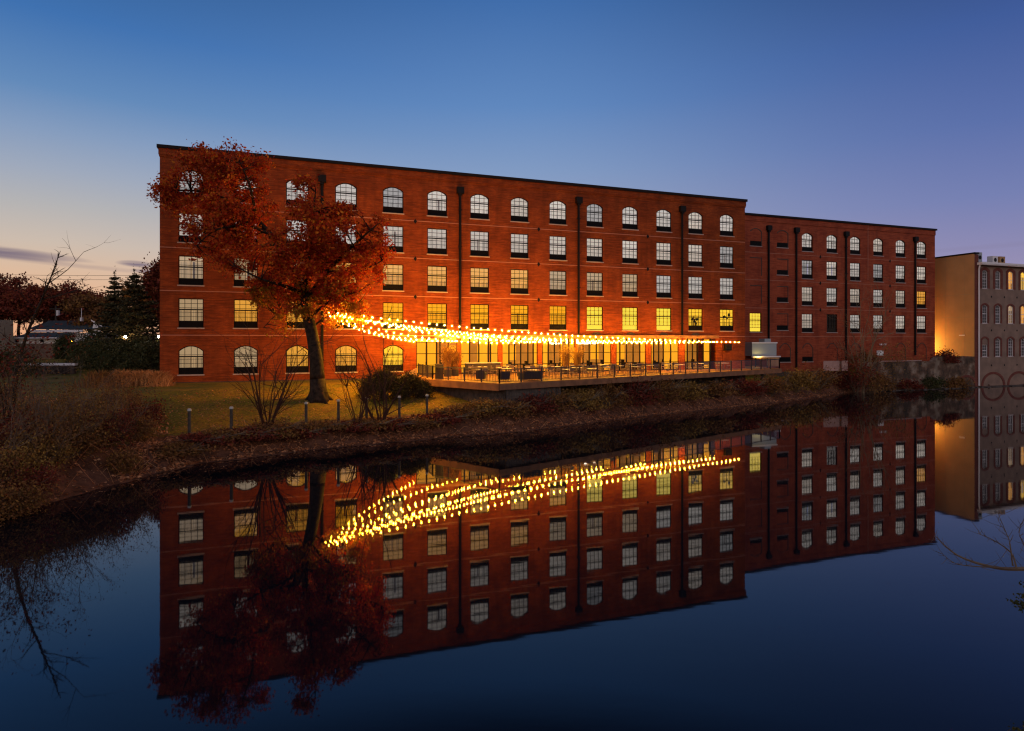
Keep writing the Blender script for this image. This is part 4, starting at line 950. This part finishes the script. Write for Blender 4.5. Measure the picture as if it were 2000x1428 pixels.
def conifer(px, d, zt_px, rbase, label, seed, lean=0):
    x = GX(px, d); z0 = Z(x, d); H = PX(px, zt_px, d).z - z0; t = thing('conifer_tree', label, 'tree', (x, d, z0), 0, 'conifers left of the mill'); r_ = random.Random(seed); wd, lf = MB(), MB()
    wd.tube([(lean, 0, -.2), (lean * .5, 0, H * .3), (0, 0, H)], [.022 * H, .016 * H, .02], 7); Ls = []
    nt = 17
    for ti in range(nt):
        f = .16 + .8 * ti / nt
        for bi in range(7):
            ff = f + r_.uniform(-.018, .018); z = H * ff; L_ = (rbase * (1 - ff) ** .9 + .1) * r_.uniform(.55, 1.2); a = bi * .9 + ti * .5 + r_.uniform(-.25, .25); sx_ = lean * .5 * max(0, 1 - ff)
            st = Vector((sx_, 0, z)); e = st + Vector((math.cos(a) * L_, math.sin(a) * L_, -L_ * r_.uniform(.02, .2) + .12 * L_)); m_ = st.lerp(e, .55) + Vector((0, 0, -.16 * L_))
            wd.tube([st, m_, e], [.05, .03, .01], 4, cap=False); k = int(52 * L_) + 4; tt = rng.random(k) ** .75
            A_, B_, C_ = np.array(st), np.array(m_), np.array(e); t2 = tt[:, None]
            Ls.append((1 - t2) ** 2 * A_ + 2 * t2 * (1 - t2) * B_ + t2 ** 2 * C_ + rng.normal(size=(k, 3)) * [.13 + .05 * L_, .13 + .05 * L_, .06])
    Ls.append(np.array([lean * .0, 0, H * .97]) + rng.normal(size=(30, 3)) * [.09, .09, .35])
    lf.leaves(np.concatenate(Ls), .26, flat=.4); wd.obj('trunk', M['bark' if not lean else 'palebark'], t); lf.obj('crown', M['conifer'], t)
conifer(262, 74, 525, 4.6, 'dark conifer with a leaning pale trunk left of the mill corner', 3, 1.2)
conifer(224, 80, 530, 3.2, 'slimmer dark conifer just left of the taller one', 4)

def bare_stem(mb, p, d, L_, r_, rr, depth, n=4, gnarl=.25):
    pts = [Vector(p)]; dd = Vector(d).normalized(); k = 4
    for i in range(k):
        dd = (dd + Vector((rr.gauss(0, gnarl), rr.gauss(0, gnarl), rr.gauss(0.02, gnarl)))* .5).normalized(); pts.append(pts[-1] + dd * L_ / k)
    mb.tube(pts, [r_ * (1 - .7 * i / k) for i in range(k + 1)], n, cap=False); ends = [pts[-1]]
    if depth > 0:
        for i in range(rr.randint(2, 4)):
            j = rr.randint(1, k); nd = (dd + Vector((rr.gauss(0, .6), rr.gauss(0, .6), rr.gauss(.1, .4)))).normalized()
            ends += bare_stem(mb, pts[j], nd, L_ * rr.uniform(.4, .65), r_ * .5, rr, depth - 1, 3, gnarl)
    return ends
def bare_tree(name, label, cat, px, d, h, n=7, spread=.3, m='twig', seed=1, depth=2, r0=.06, z0=None, trunk=0, leaves=None, nl=0, ls=.12, group=None, lean=(0, 0), dens=.4):
    x = GX(px, d); z0 = Z(x, d) if z0 is None else z0; t = thing(name, label, cat, (x, d, z0 - .05), 0, group); rr = random.Random(seed); wd = MB(); ends = []
    base = Vector((0, 0, 0))
    if trunk: wd.tube([(0, 0, -.3), (0, 0, trunk)], [r0 * 2.2, r0 * 1.8], 7); base = Vector((0, 0, trunk))
    for i in range(n):
        a = 6.28 * i / n + rr.uniform(0, .6); sp = spread * rr.uniform(.4, 1.2)
        ends += bare_stem(wd, base + Vector((math.cos(a), math.sin(a), 0)) * .1, (math.cos(a) * sp + lean[0], math.sin(a) * sp + lean[1], 1), h * rr.uniform(.6, 1), r0 * rr.uniform(.6, 1), rr, depth)
    wd.obj('stems', M[m], t)
    if leaves:
        lf = MB(); ctr = np.array([list(e) for e in ends]); per = max(1, nl // len(ctr)); P_ = np.repeat(ctr, per, 0); P_ = P_ + rng.normal(size=P_.shape) * dens; P_[:, 2] = np.maximum(P_[:, 2], .02)
        lf.leaves(P_, ls); lf.obj('foliage', M[leaves], t)
    return t
# pale bare tree before the annex, and its red undergrowth
bare_tree('bare_tree', 'pale bare many stemmed tree against the dark annex wall', 'tree', 1686, 80, 9.5, 10, .34, 'palebark', 11, 3, .10, trunk=1.5)
bare_tree('red_shrub', 'dark red leafed shrub left of the pale bare tree foot', 'shrub', 1672, 79.5, 3.8, 10, .3, 'twig', 12, 2, .03, leaves='redbrush', nl=1400, ls=.2)
bare_tree('rusty_shrub', 'rusty orange shrub hanging over the stone wall', 'shrub', 1748, 84.5, 4.6, 12, .25, 'twig', 13, 2, .03, z0=.6, leaves='brushgold', nl=900, ls=.16)
bare_tree('red_shrub', 'dark shrub right of the pale bare tree foot', 'shrub', 1702, 79.5, 3.4, 10, .4, 'twig', 14, 2, .03, leaves='brush', nl=1400, ls=.2)
# shrubs that stand up in front of lawn and facade
bare_tree('bare_shrub', 'tall bare reddish shrub on the bank left of the oak trunk', 'shrub', 524, 38.3, 5.8, 13, .26, 'twigdark', 31, 2, 0.068)
bare_tree('bare_shrub', 'tall bare shrub on the bank right of the oak trunk', 'shrub', 700, 41.3, 5.6, 8, .3, 'twigdark', 32, 2, 0.059500000000000004)
bare_tree('bare_shrub', 'darkest bare shrub with a thick stem left of the deck corner', 'shrub', 745, 42.3, 6.2, 8, .28, 'twigdark', 33, 2, 0.0935)
bare_tree('bare_shrub', 'thin bare sapling below the deck kink', 'shrub', 1080, 51.5, 3.2, 5, .3, 'palebark', 34, 2, .03)
bare_tree('bare_shrub', 'twiggy bare shrub below the left corner of the deck', 'shrub', 985, 47.3, 2.6, 12, .6, 'twig', 35, 2, .02)
# leaning sapling rising against the sunset
xs_ = GX(22, 31.5); t = thing('leaning_sapling', 'dark sapling with an upright bare top leaning against the sunset at far left', 'tree', (xs_, 31.5, Z(xs_, 31.5) - .1)); wd = MB(); rr = random.Random(8)
st_ = limb(wd, [Vector((0, 0, -.2))] + [PX(x_, y_, 31.5) - t.location for x_, y_ in ((30, 740), (52, 655), (82, 585), (100, 540), (118, 490))], .13, .012, 6)
for i_ in range(4, len(st_) - 1):
    for _ in range(2): bare_stem(wd, st_[i_], (rr.uniform(-.4, 1), rr.uniform(-.5, .5), rr.uniform(.2, .9)), rr.uniform(.5, 2.0) * (1.2 - i_ / len(st_)), .03, rr, 1, 3)
bare_stem(wd, st_[-5], (1, 0, .45), 2.4, .03, rr, 2, 3); bare_stem(wd, st_[-7], (1, 0, .2), 2.6, .04, rr, 2, 3); wd.obj('stems', M['bark'], t)
bare_tree('leaning_sapling', 'bare arching sapling at the left edge above the lawn', 'tree', 8, 30, 6.2, 6, .35, 'bark', 43, 2, .05, leaves='redbrush', nl=1500, ls=.14, dens=.5)

# evergreen mounds beside the deck
def mound(name, label, cat, px, d, rx, ry, rz_, m, n=5000, ls=.12, seed=1, group=None, z0=None, stems=14):
    x = GX(px, d); z0 = Z(x, d) if z0 is None else z0; t = thing(name, label, cat, (x, d, z0 - .03), 0, group); rr = random.Random(seed); wd, lf = MB(), MB(); Ls = []
    nc = 60 if m == 'boxwood' else 26
    for k in range(nc):
        a = rr.uniform(0, 6.28); el = rr.uniform(0, 1.5); c_ = np.array([rx * .72 * math.cos(a) * math.cos(el), ry * .72 * math.sin(a) * math.cos(el), rz_ * (.22 + .62 * math.sin(el))])
        s_ = rr.uniform(.12, .2) if m == 'boxwood' else rr.uniform(.16, .3); Ls.append(rng.normal(size=(n // nc, 3)) * np.array([rx, ry, rz_]) * s_ + c_)
        wd.tube([(0, 0, 0), tuple(c_ * .5 + [0, 0, .1]), tuple(c_)], [.03, .02, .008], 4, cap=False)
    P_ = np.concatenate(Ls); P_[:, 2] = np.abs(P_[:, 2]); lf.leaves(P_, ls)
    for k in range(stems):
        a = rr.uniform(0, 6.28); wd.tube([(0, 0, 0), (math.cos(a) * rx * .6, math.sin(a) * ry * .6, rz_ * .7), (math.cos(a) * rx * rr.uniform(.8, 1.3), math.sin(a) * ry * rr.uniform(.8, 1.3), rz_ * rr.uniform(.5, 1.5))], [.028, .02, .006], 3, cap=False)
    wd.obj('stems', M['palebark' if seed % 3 == 1 and stems else 'twig'], t); lf.obj('foliage', M[m], t); return t
mound('evergreen_bush', 'big rounded evergreen bush left of the deck', 'bush', 748, 49, 2.1, 1.7, 2.0, 'boxwood', 22000, .09, 1, 'evergreen bushes beside the deck', stems=0)
mound('evergreen_bush', 'rounded evergreen bush between the big one and the deck corner', 'bush', 798, 50.3, 1.6, 1.4, 1.65, 'boxwood', 15000, .09, 2, 'evergreen bushes beside the deck', stems=0)
mound('evergreen_bush', 'smallest dark bush touching the deck corner', 'bush', 826, 50.8, .9, .9, 1.2, 'boxwood', 8000, .09, 3, 'evergreen bushes beside the deck', stems=0)
# dark hedges in the left background
for k, (px, d, rx, rz_, lb) in enumerate([(205, 68, 3.4, 2.6, 'dark hedge bush under the slim conifer'), (165, 70, 2.2, 2.2, 'dark round bush right of the white house yard'), (262, 69, 2.6, 2.4, 'dark hedge bush under the conifers'), (300, 66, 2.4, 2.9, 'dark bush against the mill left corner'),
                                         (262, 62, 1.2, 1.3, 'clipped green dome at the foot of the leaning conifer trunk'), (12, 62, 3.6, 2.4, 'black hedge at the left edge below the pale house'), (128, 80, 1.0, 2.6, 'narrow upright green bush below the yellow lamp'), (232, 66, 2.5, 1.8, 'low dark bush left of the clipped dome'), (180, 76, 2.5, 3.0, 'dark shrub beside the fence end')]):
    mound('hedge_bush', lb, 'bush', px, d, rx, 1.6, rz_, 'green', 4500, .2, 50 + k, 'dark bushes left of the mill', stems=0)
# orange ornamental grass in front of the mill's left corner
def grass_clump(px, d, w_, h_, label, seed, m='orangegrass', n=900):
    x = GX(px, d); t = MB(); rr = random.Random(seed)
    for i in range(n):
        bx, by = rr.gauss(0, w_ * .4), rr.gauss(0, .4); l_ = h_ * rr.uniform(.35, 1.1) * (1.05 - .5 * min(1, abs(bx) / w_)); a = rr.uniform(0, 6.28); s_ = rr.uniform(.1, .9) * l_
        p0 = Vector((bx, by, 0)); p1 = p0 + Vector((math.cos(a) * s_ * .4, math.sin(a) * s_ * .4, l_ * .7)); p2 = p0 + Vector((math.cos(a) * s_, math.sin(a) * s_, l_)); wv = Vector((.03, .015, 0))
        t.add([p0 - wv, p0 + wv, p1 + wv * .8, p1 - wv * .8, p2], [(0, 1, 2, 3), (3, 2, 4)])
    o = t.obj('ornamental_grass', M[m]); o.location = (x, d, Z(x, d)); return tag(o, label, 'grass clump', 'orange grass clumps by the mill corner')
grass_clump(308, 49.5, 1.1, 1.2, 'bright orange grass clump touching the mill corner', 1); grass_clump(272, 50, 1.3, 1.15, 'orange grass clump second left of the mill corner', 2)
grass_clump(235, 49, 1.3, 1.25, 'orange brown grass clump third left of the mill corner', 3); grass_clump(197, 48, 1.4, 1.3, 'leftmost rusty grass clump on the lawn edge', 4, 'brush')
grass_clump(282, 57, 2.2, .9, 'low pale orange grass bed behind the front clumps', 5)

# tangled shrubs on the near left bank
rr = random.Random(77)
nb = []
spots = [(-8, 25, 1.4), (20, 26, 1.3), (62, 27.6, 1.3), (20, 28, 1.4), (88, 29, 1.4), (130, 30, 1.2), (150, 31, 1.6), (60, 33, .8), (205, 31.4, 1.4), (195, 34.5, 2.2), (238, 36.5, 1.9), (128, 36, .7), (268, 33.5, .9), (285, 36.5, 1.2), (0, 35, .8), (240, 30.8, .7), (95, 28, .7), (-10, 23.5, .9), (45, 25.6, 1.1), (112, 29, 1.2), (172, 30.4, 1.1), (212, 33, 1.3), (30, 24.4, .8)]
wheres = ['leftmost beside the water', 'low by the left edge water', 'beside the inlet at left', 'behind the leftmost ones', 'mid way up the left bank', 'over the dark water at left', 'big, in the middle of the left thicket', 'upper left below the lawn', 'golden, near the reddish ledge',
          'tallest, hiding the lawn edge', 'tall, left of the orange grass', 'upper, before the lawn', 'small, at the ledge start', 'golden, at the right end of the thicket', 'at the left edge below the lawn', 'smallest, hanging over the water edge', 'creeping over the water at left', 'lowest at the left frame edge', 'second from the left along the water edge', 'third from the left along the water edge', 'at the water edge below the orange grass', 'midway between orange grass and ledge', 'nearest the lower left water']
for k, ((px, d, h), wv) in enumerate(zip(spots, wheres)):
    bare_tree('tangled_shrub', 'tangled brown autumn shrub, %s' % wv, 'shrub', px, d, h, 16, .75, 'twig', 100 + k, 2, .028, leaves=['brush', 'brushgold', 'brush', 'redbrush', 'brush'][k % 5], nl=3200, ls=.095, dens=.22, z0=max(.1, Z(GX(px, d), d)), group='tangled shrubs on the left bank')
for k, (px, d, h, wv) in enumerate([(5, 26, 3.6, 'leftmost over the water'), (150, 29.8, 2.0, 'low, drooping over the water edge'), (90, 27.6, 2.2, 'low, left of the drooping one'), (70, 28.5, 3.9, 'left of the thicket middle'), (130, 30, 3.4, 'above the thicket middle'), (185, 31.5, 3.0, 'before the orange grass'), (232, 32.5, 2.6, 'rightmost, above the ledge'), (30, 30.5, 4.4, 'tallest, at the far left')]):
    bare_tree('twiggy_shrub', 'open twiggy bare shrub, %s' % wv, 'shrub', px, d, h, 9, .55, 'twig', 160 + k, 3, .035, leaves='brush', nl=700, ls=.075, dens=.09, group='tall twiggy shrubs on the left bank')
# brush along the bank
x0s = [(335, .5), (385, .4), (430, .4), (478, .5), (530, .8), (575, .45), (620, .4), (668, .45), (712, .55), (760, .5), (806, .5), (850, .5), (895, .6), (940, .8), (985, .9), (1030, 1.1), (1080, 1.1), (1130, 1.4), (1180, 1.7), (1235, 1.9), (1290, 1.9), (1340, 1.3), (1392, 1.2), (1450, 1.4), (1505, 1.9), (1555, 2.2), (1600, 2.1), (1645, 1.8), (1690, 1.5)]
SHX, SHY = SH[:, 0], SH[:, 1]
def shore_at(px):
    u = (px - 1000) / F
    for a, b_ in zip(SH[4:-1], SH[5:]):
        fa, fb = a[0] - u * a[1], b_[0] - u * b_[1]
        if fa <= 0 <= fb: t_ = fa / (fa - fb); return a[1] + t_ * (b_[1] - a[1])
    return 60
for k, (px, h) in enumerate(x0s):
    d = shore_at(px) + (1.5 if px < 880 else 2.0) + (.5 if px > 1000 else 0); grp = 'low brush along the river bank'
    place_ = 'below the lawn' if px < 860 else 'below the deck' if px < 1500 else 'before the brick annex'
    sub = [q_ for q_ in x0s if ('below the lawn' if q_[0] < 860 else 'below the deck' if q_[0] < 1500 else 'before the brick annex') == place_]
    i_ = [q_[0] for q_ in sub].index(px)
    mound('bank_brush', 'dark leafy brush mound, %s from the left %s' % (ordn[min(i_, 13)], place_), 'brush', px, d, 1.5 + px / 1500, 1.1, h, ['brush', 'redbrush', 'brush', 'brushgold'][(k * 7) % 4] if px > 880 else ['brush', 'redbrush'][k % 2], 2600, .12 + px / 20000, 200 + k, grp, stems=42)
for k, (px, h, z0, lb) in enumerate([(1722, 1.6, .1, 'dark scrub at the left foot of the stone wall'), (1775, 1.0, .1, 'low scrub at the foot of the stone wall middle'), (1822, 1.3, .1, 'scrub at the water below the tan wall left edge'), (1868, 1.1, .1, 'scrub at the water beside the last stone arch'), (1845, 1.5, 3.6, 'bushy growth on top of the stone wall under the tan wall')]):
    u_ = (px - 1000) / F; d = GC / (1 - u_ * TT) - (.9 if z0 < 1 else -.3)
    mound('wall_scrub', lb, 'shrub', px, d, 2.0, .7, h, ['brush', 'redbrush', 'green'][k % 3], 1700, .2, 300 + k, 'scrub along the stone wall', z0=z0, stems=16)
q = MB(); rr = random.Random(4); xs = np.linspace(s_g0(1700), 26, 60)
for i in range(59): q.box(xs[i], xs[i + 1] - .05, -rr.uniform(.5, 1.1), -.002, -1, rr.uniform(.02, .16))
q = q.obj('stone_ledge', M['skirt']); q.location = (gx0, gy0, 0); q.rotation_euler = (0, 0, PH); tag(q, 'thin dark stone ledge at the waterline under the stone wall and grey mill', 'ledge')
# leaf litter on the ledge
pts = []
while len(pts) < 16000:
    t_ = random.random() ** 1.2; px = 235 + t_ * 1450; d = shore_at(px) + random.uniform(.05, 2.2) ** 1.0; pts.append((GX(px, d), d))
for _ in range(9000):
    px = random.uniform(-150, 330); d = random.uniform(19, 40); pts.append((GX(px, d), d))
pa = np.array(pts); zz = ground_z(pa); keep = zz > .02; q = MB(); q.leaves(np.column_stack([pa, zz + .03])[keep], .15, flat=.75)
for i in range(260):
    px = random.uniform(240, 1500); d = shore_at(px) + random.uniform(.2, 2.4); x = GX(px, d); a = random.uniform(0, 6.28); l_ = random.uniform(.3, 1.1); z = max(0, Z(x, d))
    q.tube([(x, d, z), (x + l_ * .5 * math.cos(a), d + l_ * .3 * math.sin(a), z + l_ * .45), (x + l_ * math.cos(a), d + l_ * .6 * math.sin(a), z + l_ * random.uniform(.1, .5))], [.014, .012, .005], 3, cap=False)
for i in range(240):
    d = random.uniform(20, 37); x = GX(random.uniform(-60, 320), d); z = Z(x, d)
    if z < .05: continue
    a = random.uniform(0, 6.28); l_ = random.uniform(.5, 1.9); q.tube([(x, d, z), (x + l_ * .5 * math.cos(a), d + l_ * .3 * math.sin(a), z + l_ * .6), (x + l_ * math.cos(a), d + l_ * .6 * math.sin(a), z + l_ * random.uniform(.2, .7))], [.013, .011, .004], 3, cap=False)
tag(q.obj('leaf_litter', M['litter']), 'rusty fallen leaves and dead stems strewn on the bank ledge', 'leaf litter', kind='stuff')
pts = []
for i in range(5200):
    px = random.uniform(330, 900); d = shore_at(px) + random.uniform(3, 12); pts.append((GX(px, d), d))
pa = np.array(pts); q = MB(); q.leaves(np.column_stack([pa, ground_z(pa) + .02]), .10, flat=.9); tag(q.obj('fallen_leaves', M['litter']), 'scattered fallen leaves on the lawn', 'fallen leaves', kind='stuff')

pts = []
while len(pts) < 420:
    px = random.uniform(180, 1500); d = shore_at(px) - random.random() ** 2 * 2.2; x = GX(px, d)
    if Z(x, d) < -.02: pts.append((x, d, .008))
q = MB(); q.leaves(np.array(pts), .10, flat=.97); tag(q.obj('floating_leaves', M['litter']), 'small fallen leaves floating on the water along the bank', 'floating leaves', kind='stuff')
# bollards on the lawn edge
bp_ = thing('wooden_bollard', 'x', 'bollard', (0, 0, 0), 0, 'short posts along the lawn edge')
q = MB(); q.tube([(0, 0, -.2), (0, 0, 1.2)], [.095, .09], 10); q.obj('shaft', M['post'], bp_); q = MB(); q.tube([(0, 0, 1.2), (0, 0, 1.27), (0, 0, 1.34)], [.115, .115, .08], 10); q.obj('cap', M['postcap'], bp_)
for k, (px, d, lb) in enumerate([(370, 36, 'leftmost pale capped post on the lawn edge'), (452, 37.2, 'second post from the left, left of the bare shrub'), (598, 40, 'post in front of the oak trunk foot, left'), (661, 41.4, 'post just right of the oak trunk'), (716, 42.6, 'post half hidden among bare stems'), (780, 44, 'post below the big evergreen bush'), (834, 45.2, 'rightmost post below the deck corner')]):
    x = GX(px, d); loc = (x, d, 6.8 - {370: 134, 452: 130, 598: 121, 661: 116, 716: 112, 780: 109, 834: 106}[px] * d / F - 1.34)
    if k == 0: bp_.location = loc; bp_['label'] = lb
    else: dup(bp_, loc, 0, lb)

# ------------------------------------------------------------------ left background
h = thing('white_house', 'low white house with two stepped dark roofs behind the fence at far left', 'house', (GX(100, 92), 92, Z(GX(100, 92), 92)), R(4))
def mx(px, d=92): return GX(px, d) - GX(100, 92)
zg = h.location.z
def hz(py, d=92): return CAMH + (HZ - py) * d / F - zg
x0, x1 = mx(46), mx(163)
q = MB(); q.box(mx(33), mx(172), 2.0, 10, 0, hz(650)); q.add([(mx(160), 2, hz(650)), (mx(180), 2, hz(650)), (mx(165), 2, hz(625))], [(0, 1, 2)]); q.box(mx(30), mx(150), 0, 2.0, 0, hz(662)); q.obj('wall', M['white'], h)
q = MB(); q.add([(mx(44), 6, hz(624)), (mx(163), 6, hz(624)), (mx(150), 1.6, hz(643)), (mx(40), 1.6, hz(643))], [(0, 1, 2, 3)]); q.add([(mx(163), 6, hz(624)), (mx(186), 4, hz(637)), (mx(182), 1.6, hz(641)), (mx(150), 1.6, hz(643))], [(0, 1, 2, 3)]); q.obj('roof', M['roofg'], h)
q = MB(); q.add([(mx(50), 1.5, hz(649)), (mx(140), 1.5, hz(649)), (mx(124), -.6, hz(659)), (mx(32), -.6, hz(659))], [(0, 1, 2, 3)]); q.obj('porch_roof', M['roofg'], h)
q = MB(); q.add([(mx(163), 1.5, hz(623.5)), (mx(186), 1.5, hz(637)), (mx(186), 1.5, hz(639)), (mx(163), 1.5, hz(626))], [(0, 1, 2, 3)]); q.box(mx(48), mx(148), 1.45, 1.5, hz(648.5), hz(644)); q.box(mx(32), mx(124), -.7, -.6, hz(661), hz(659)); q.obj('trim', M['whiteframe'], h)
for px in (37, 83): q = MB(); q.box(mx(px - 3), mx(px + 3), -.05, -.002, hz(669), hz(663)); q.obj('window', M['pipe'], h)
q = MB(); q.box(mx(130), mx(133), 3, 3.5, hz(626), hz(619)); q.tube([(mx(131.5), 3.2, hz(620)), (mx(131.5), 3.2, hz(600))], [.05, .05], 4); q.obj('chimney', M['whiteframe'], h)
h2 = thing('beige_house', 'tall beige house cut by the left picture edge behind bare branches', 'house', (GX(0, 82), 82, Z(GX(0, 82), 82)))
q = MB(); a0, a1 = GX(-160, 82) - GX(0, 82), GX(26, 90) - GX(0, 82); hh = CAMH + (HZ - 622) * 82 / F - h2.location.z; q.box(a0, a1, 0, 8, 0, hh); q.obj('wall', mat('beige_siding', (.34, .26, .18), noise=((.28, .21, .14), .6)), h2)
q = MB(); q.add([(a0 - .3, -.4, hh), (a1 + .3, -.4, hh), (a1 + .3, 4, hh + 2.2), (a0 - .3, 4, hh + 2.2)], [(0, 1, 2, 3)]); q.obj('roof', M['roofg'], h2)
for px, y0, y1 in ((-90, 645, 662), (-90, 672, 682)): q = MB(); xx = GX(px, 82) - GX(0, 82); q.box(xx - .5, xx + .5, -.05, -.003, CAMH + (HZ - y1) * 82 / F - h2.location.z, CAMH + (HZ - y0) * 82 / F - h2.location.z); q.obj('window', M['whiteframe'], h2)
f = thing('board_fence', 'brown board fence in front of the white house', 'fence', (GX(32, 84), 84, 0)); q = MB()
x = 0; L_ = GX(122, 84) - GX(32, 84); zt = CAMH + (HZ - 671) * 84 / F
while x < L_: q.box(x, x + .19, 0, .03, 3.9, zt + random.uniform(-.02, .03)); x += .2
q.obj('boards', M['fence'], f)
f = thing('light_fence', 'lit tan fence stretch right of the yellow lamp', 'fence', (GX(122, 84), 84.5, 0)); q = MB(); x = 0; L_ = GX(180, 84) - GX(122, 84)
while x < L_: q.box(x, x + .19, 0, .03, 3.9, zt - .1 + random.uniform(-.02, .03)); x += .2
q.obj('boards', M['stucco'], f)
rw = thing('terrace_wall', 'low dark terrace wall with a pale coping across the left lawn', 'wall', (GX(32, 66), 66, 0)); L_ = GX(145, 66) - GX(32, 66)
q = MB(); q.box(0, L_, 0, .3, 2.6, CAMH + (HZ - 714) * 66 / F); q.obj('wall', M['brick_base'], rw); q = MB(); q.box(-.1, L_ + .1, -.1, .4, CAMH + (HZ - 714) * 66 / F + .002, CAMH + (HZ - 709.5) * 66 / F); q.obj('coping', M['whiteframe'], rw)
q = MB()
for i in range(40): q.box(L_ * i / 40, L_ * i / 40 + .03, -.5, -.47, 3.0, CAMH + (HZ - 716) * 66 / F)
q.box(0, L_, -.51, -.46, CAMH + (HZ - 717) * 66 / F, CAMH + (HZ - 716) * 66 / F); q.obj('iron_railing', M['pipe'], rw)
q = MB(); q.add([(GX(36, 74), 74, Z(GX(60, 74), 74) + .01), (GX(118, 74), 74, Z(GX(60, 74), 74) + .01), (GX(118, 81), 81, Z(GX(60, 81), 81) + .02), (GX(36, 81), 81, Z(GX(60, 81), 81) + .02)], [(0, 1, 2, 3)]); struct(q.obj('path', mat('asphalt', (.12, .10, .10))))
def lamp(name, label, px, py, d, col, e, emit, r_=.16, post=True):
    p = PX(px, py, d); z0 = Z(p.x, d); t = thing(name, label, 'lamp', (p.x, d, z0)); H = p.z - z0
    q = MB(); q.tube([(0, .1, 0), (0, .1, H - .05)], [.05, .04], 6); q.obj('pole', M['pipe'], t)
    q = MB(); ico(q, r_, 10, 6, (0, 0, H)); q.obj('lamp_globe', emit_mat('lamp_glow', col, emit), t)
lamp('street_lamp', 'small yellow street lamp before the white house', 138, 666, 82, (1, .40, .02), 0, 120, .20)
lamp('street_lamp', 'white lamp shining through the conifer branches', 245, 658, 70.5, (1, .8, .5), 0, 200, .12)
lamp('street_lamp', 'white lamp at the left corner of the brick mill', 309.5, 658, 67, (1, .82, .55), 0, 90, .11)
# utility poles and wires
for px, zt_, lb in ((109, 597, 'white topped utility pole left of the roof mast'), (-40, 520, 'utility pole outside the left edge')):
    d = 100; x = GX(px, d); t = thing('utility_pole', lb, 'pole', (x, d, 4)); H = PX(px, zt_, d).z - 4; q = MB(); q.tube([(0, 0, 0), (0, 0, H)], [.16, .12], 6); q.obj('pole', M['post'], t); q = MB(); q.box(-1, 1, -.06, .06, H - .6, H - .45); q.obj('crossarm', M['post'], t); q = MB(); q.tube([(.35, 0, H - 1.6), (.35, 0, H - .75)], [.25, .25], 8); q.obj('transformer', M['whiteframe'], t)
for k, (y0, y1) in enumerate(((535, 536), (542, 545))):
    q = MB(); pts = [PX(-60 + 460 * i / 10, y0 + (y1 - y0) * i / 10 + 3 * math.sin(math.pi * i / 10), 98 - k) for i in range(11)]; q.tube(pts, [.03] * 11, 3); tag(q.obj('power_line', M['wire']), '%s thin power line crossing the sunset left of the mill' % ('upper', 'lower')[k], 'power line', 'power lines at left')

# ------------------------------------------------------------------ near bank at right with an overhanging branch
q = MB(); n = 24; poly2 = [(13.5, -30), (11.5, -2), (12.4, 4), (13, 8), (15.5, 12), (22, 15), (60, 20), (60, -30)]
q.prism([(x, y) for x, y in poly2], -2, .9); struct(q.obj('near_bank', mat('bank_earth', (.06, .045, .03), noise=((.03, .035, .015), 1))))
t = thing('overhanging_tree', 'bare reddish branch reaching over the water from the right edge', 'tree', (13.4, 8.5, .9)); wd = MB(); rr = random.Random(9)
limb(wd, [(0, 0, -.2), (-.2, .2, 2.2), (.1, .4, 5)], .2, .12, 7)
def BR(path, r0, r1, dep=10.0):
    pts = [PX(x, y, dep + dd) - t.location for x, y, dd in path]; return limb(wd, pts, r0, r1, 5, 4)
b1 = BR([(2260, 1100, -.6), (2100, 1105, 0), (2000, 1111, 0), (1940, 1108, .1), (1870, 1085, .2), (1826, 1046, .3)], .06, .006)
wd.tube([(-.15, .2, 1.6), tuple(b1[0])], [.09, .06], 6)
b2 = BR([(1985, 1110, 0), (1975, 1080, .1), (1940, 1055, .2), (1912, 1043, .2)], .016, .004); b3 = BR([(1960, 1109, 0), (1900, 1106, .1), (1865, 1100, .2), (1840, 1082, .3)], .012, .003)
b4 = BR([(1978, 1105, 0), (1972, 1060, 0), (1965, 1040, .1), (1948, 1000, .1)], .013, .003); b5 = BR([(2010, 1110, 0), (2003, 1070, -.1), (1990, 1040, -.1), (2000, 1015, 0)], .013, .003)
for br in (b1, b2, b3, b4, b5):
    for p in br[3:]:
        for _ in range(2):
            dd = Vector((rr.gauss(-.3, .5), rr.gauss(0, .4), rr.gauss(.25, .5))); l_ = rr.uniform(.08, .3); wd.tube([p, p + dd * l_ * .6, p + dd * l_ + Vector((0, 0, .02))], [.004, .003, .0015], 3, cap=False)
wd.obj('branches', M['twig'], t); lf = MB()
for px, py in ((1995, 1165), (1985, 1178), (1998, 1190), (1995, 1420), (1985, 1428), (2000, 1140)):
    p = PX(px + 8, py, 9.6) - t.location; wd2 = rng.normal(size=(40, 3)) * [.07, .06, .025] + np.array(p); lf.leaves(wd2, .055)
lf.obj('foliage', M['green'], t)
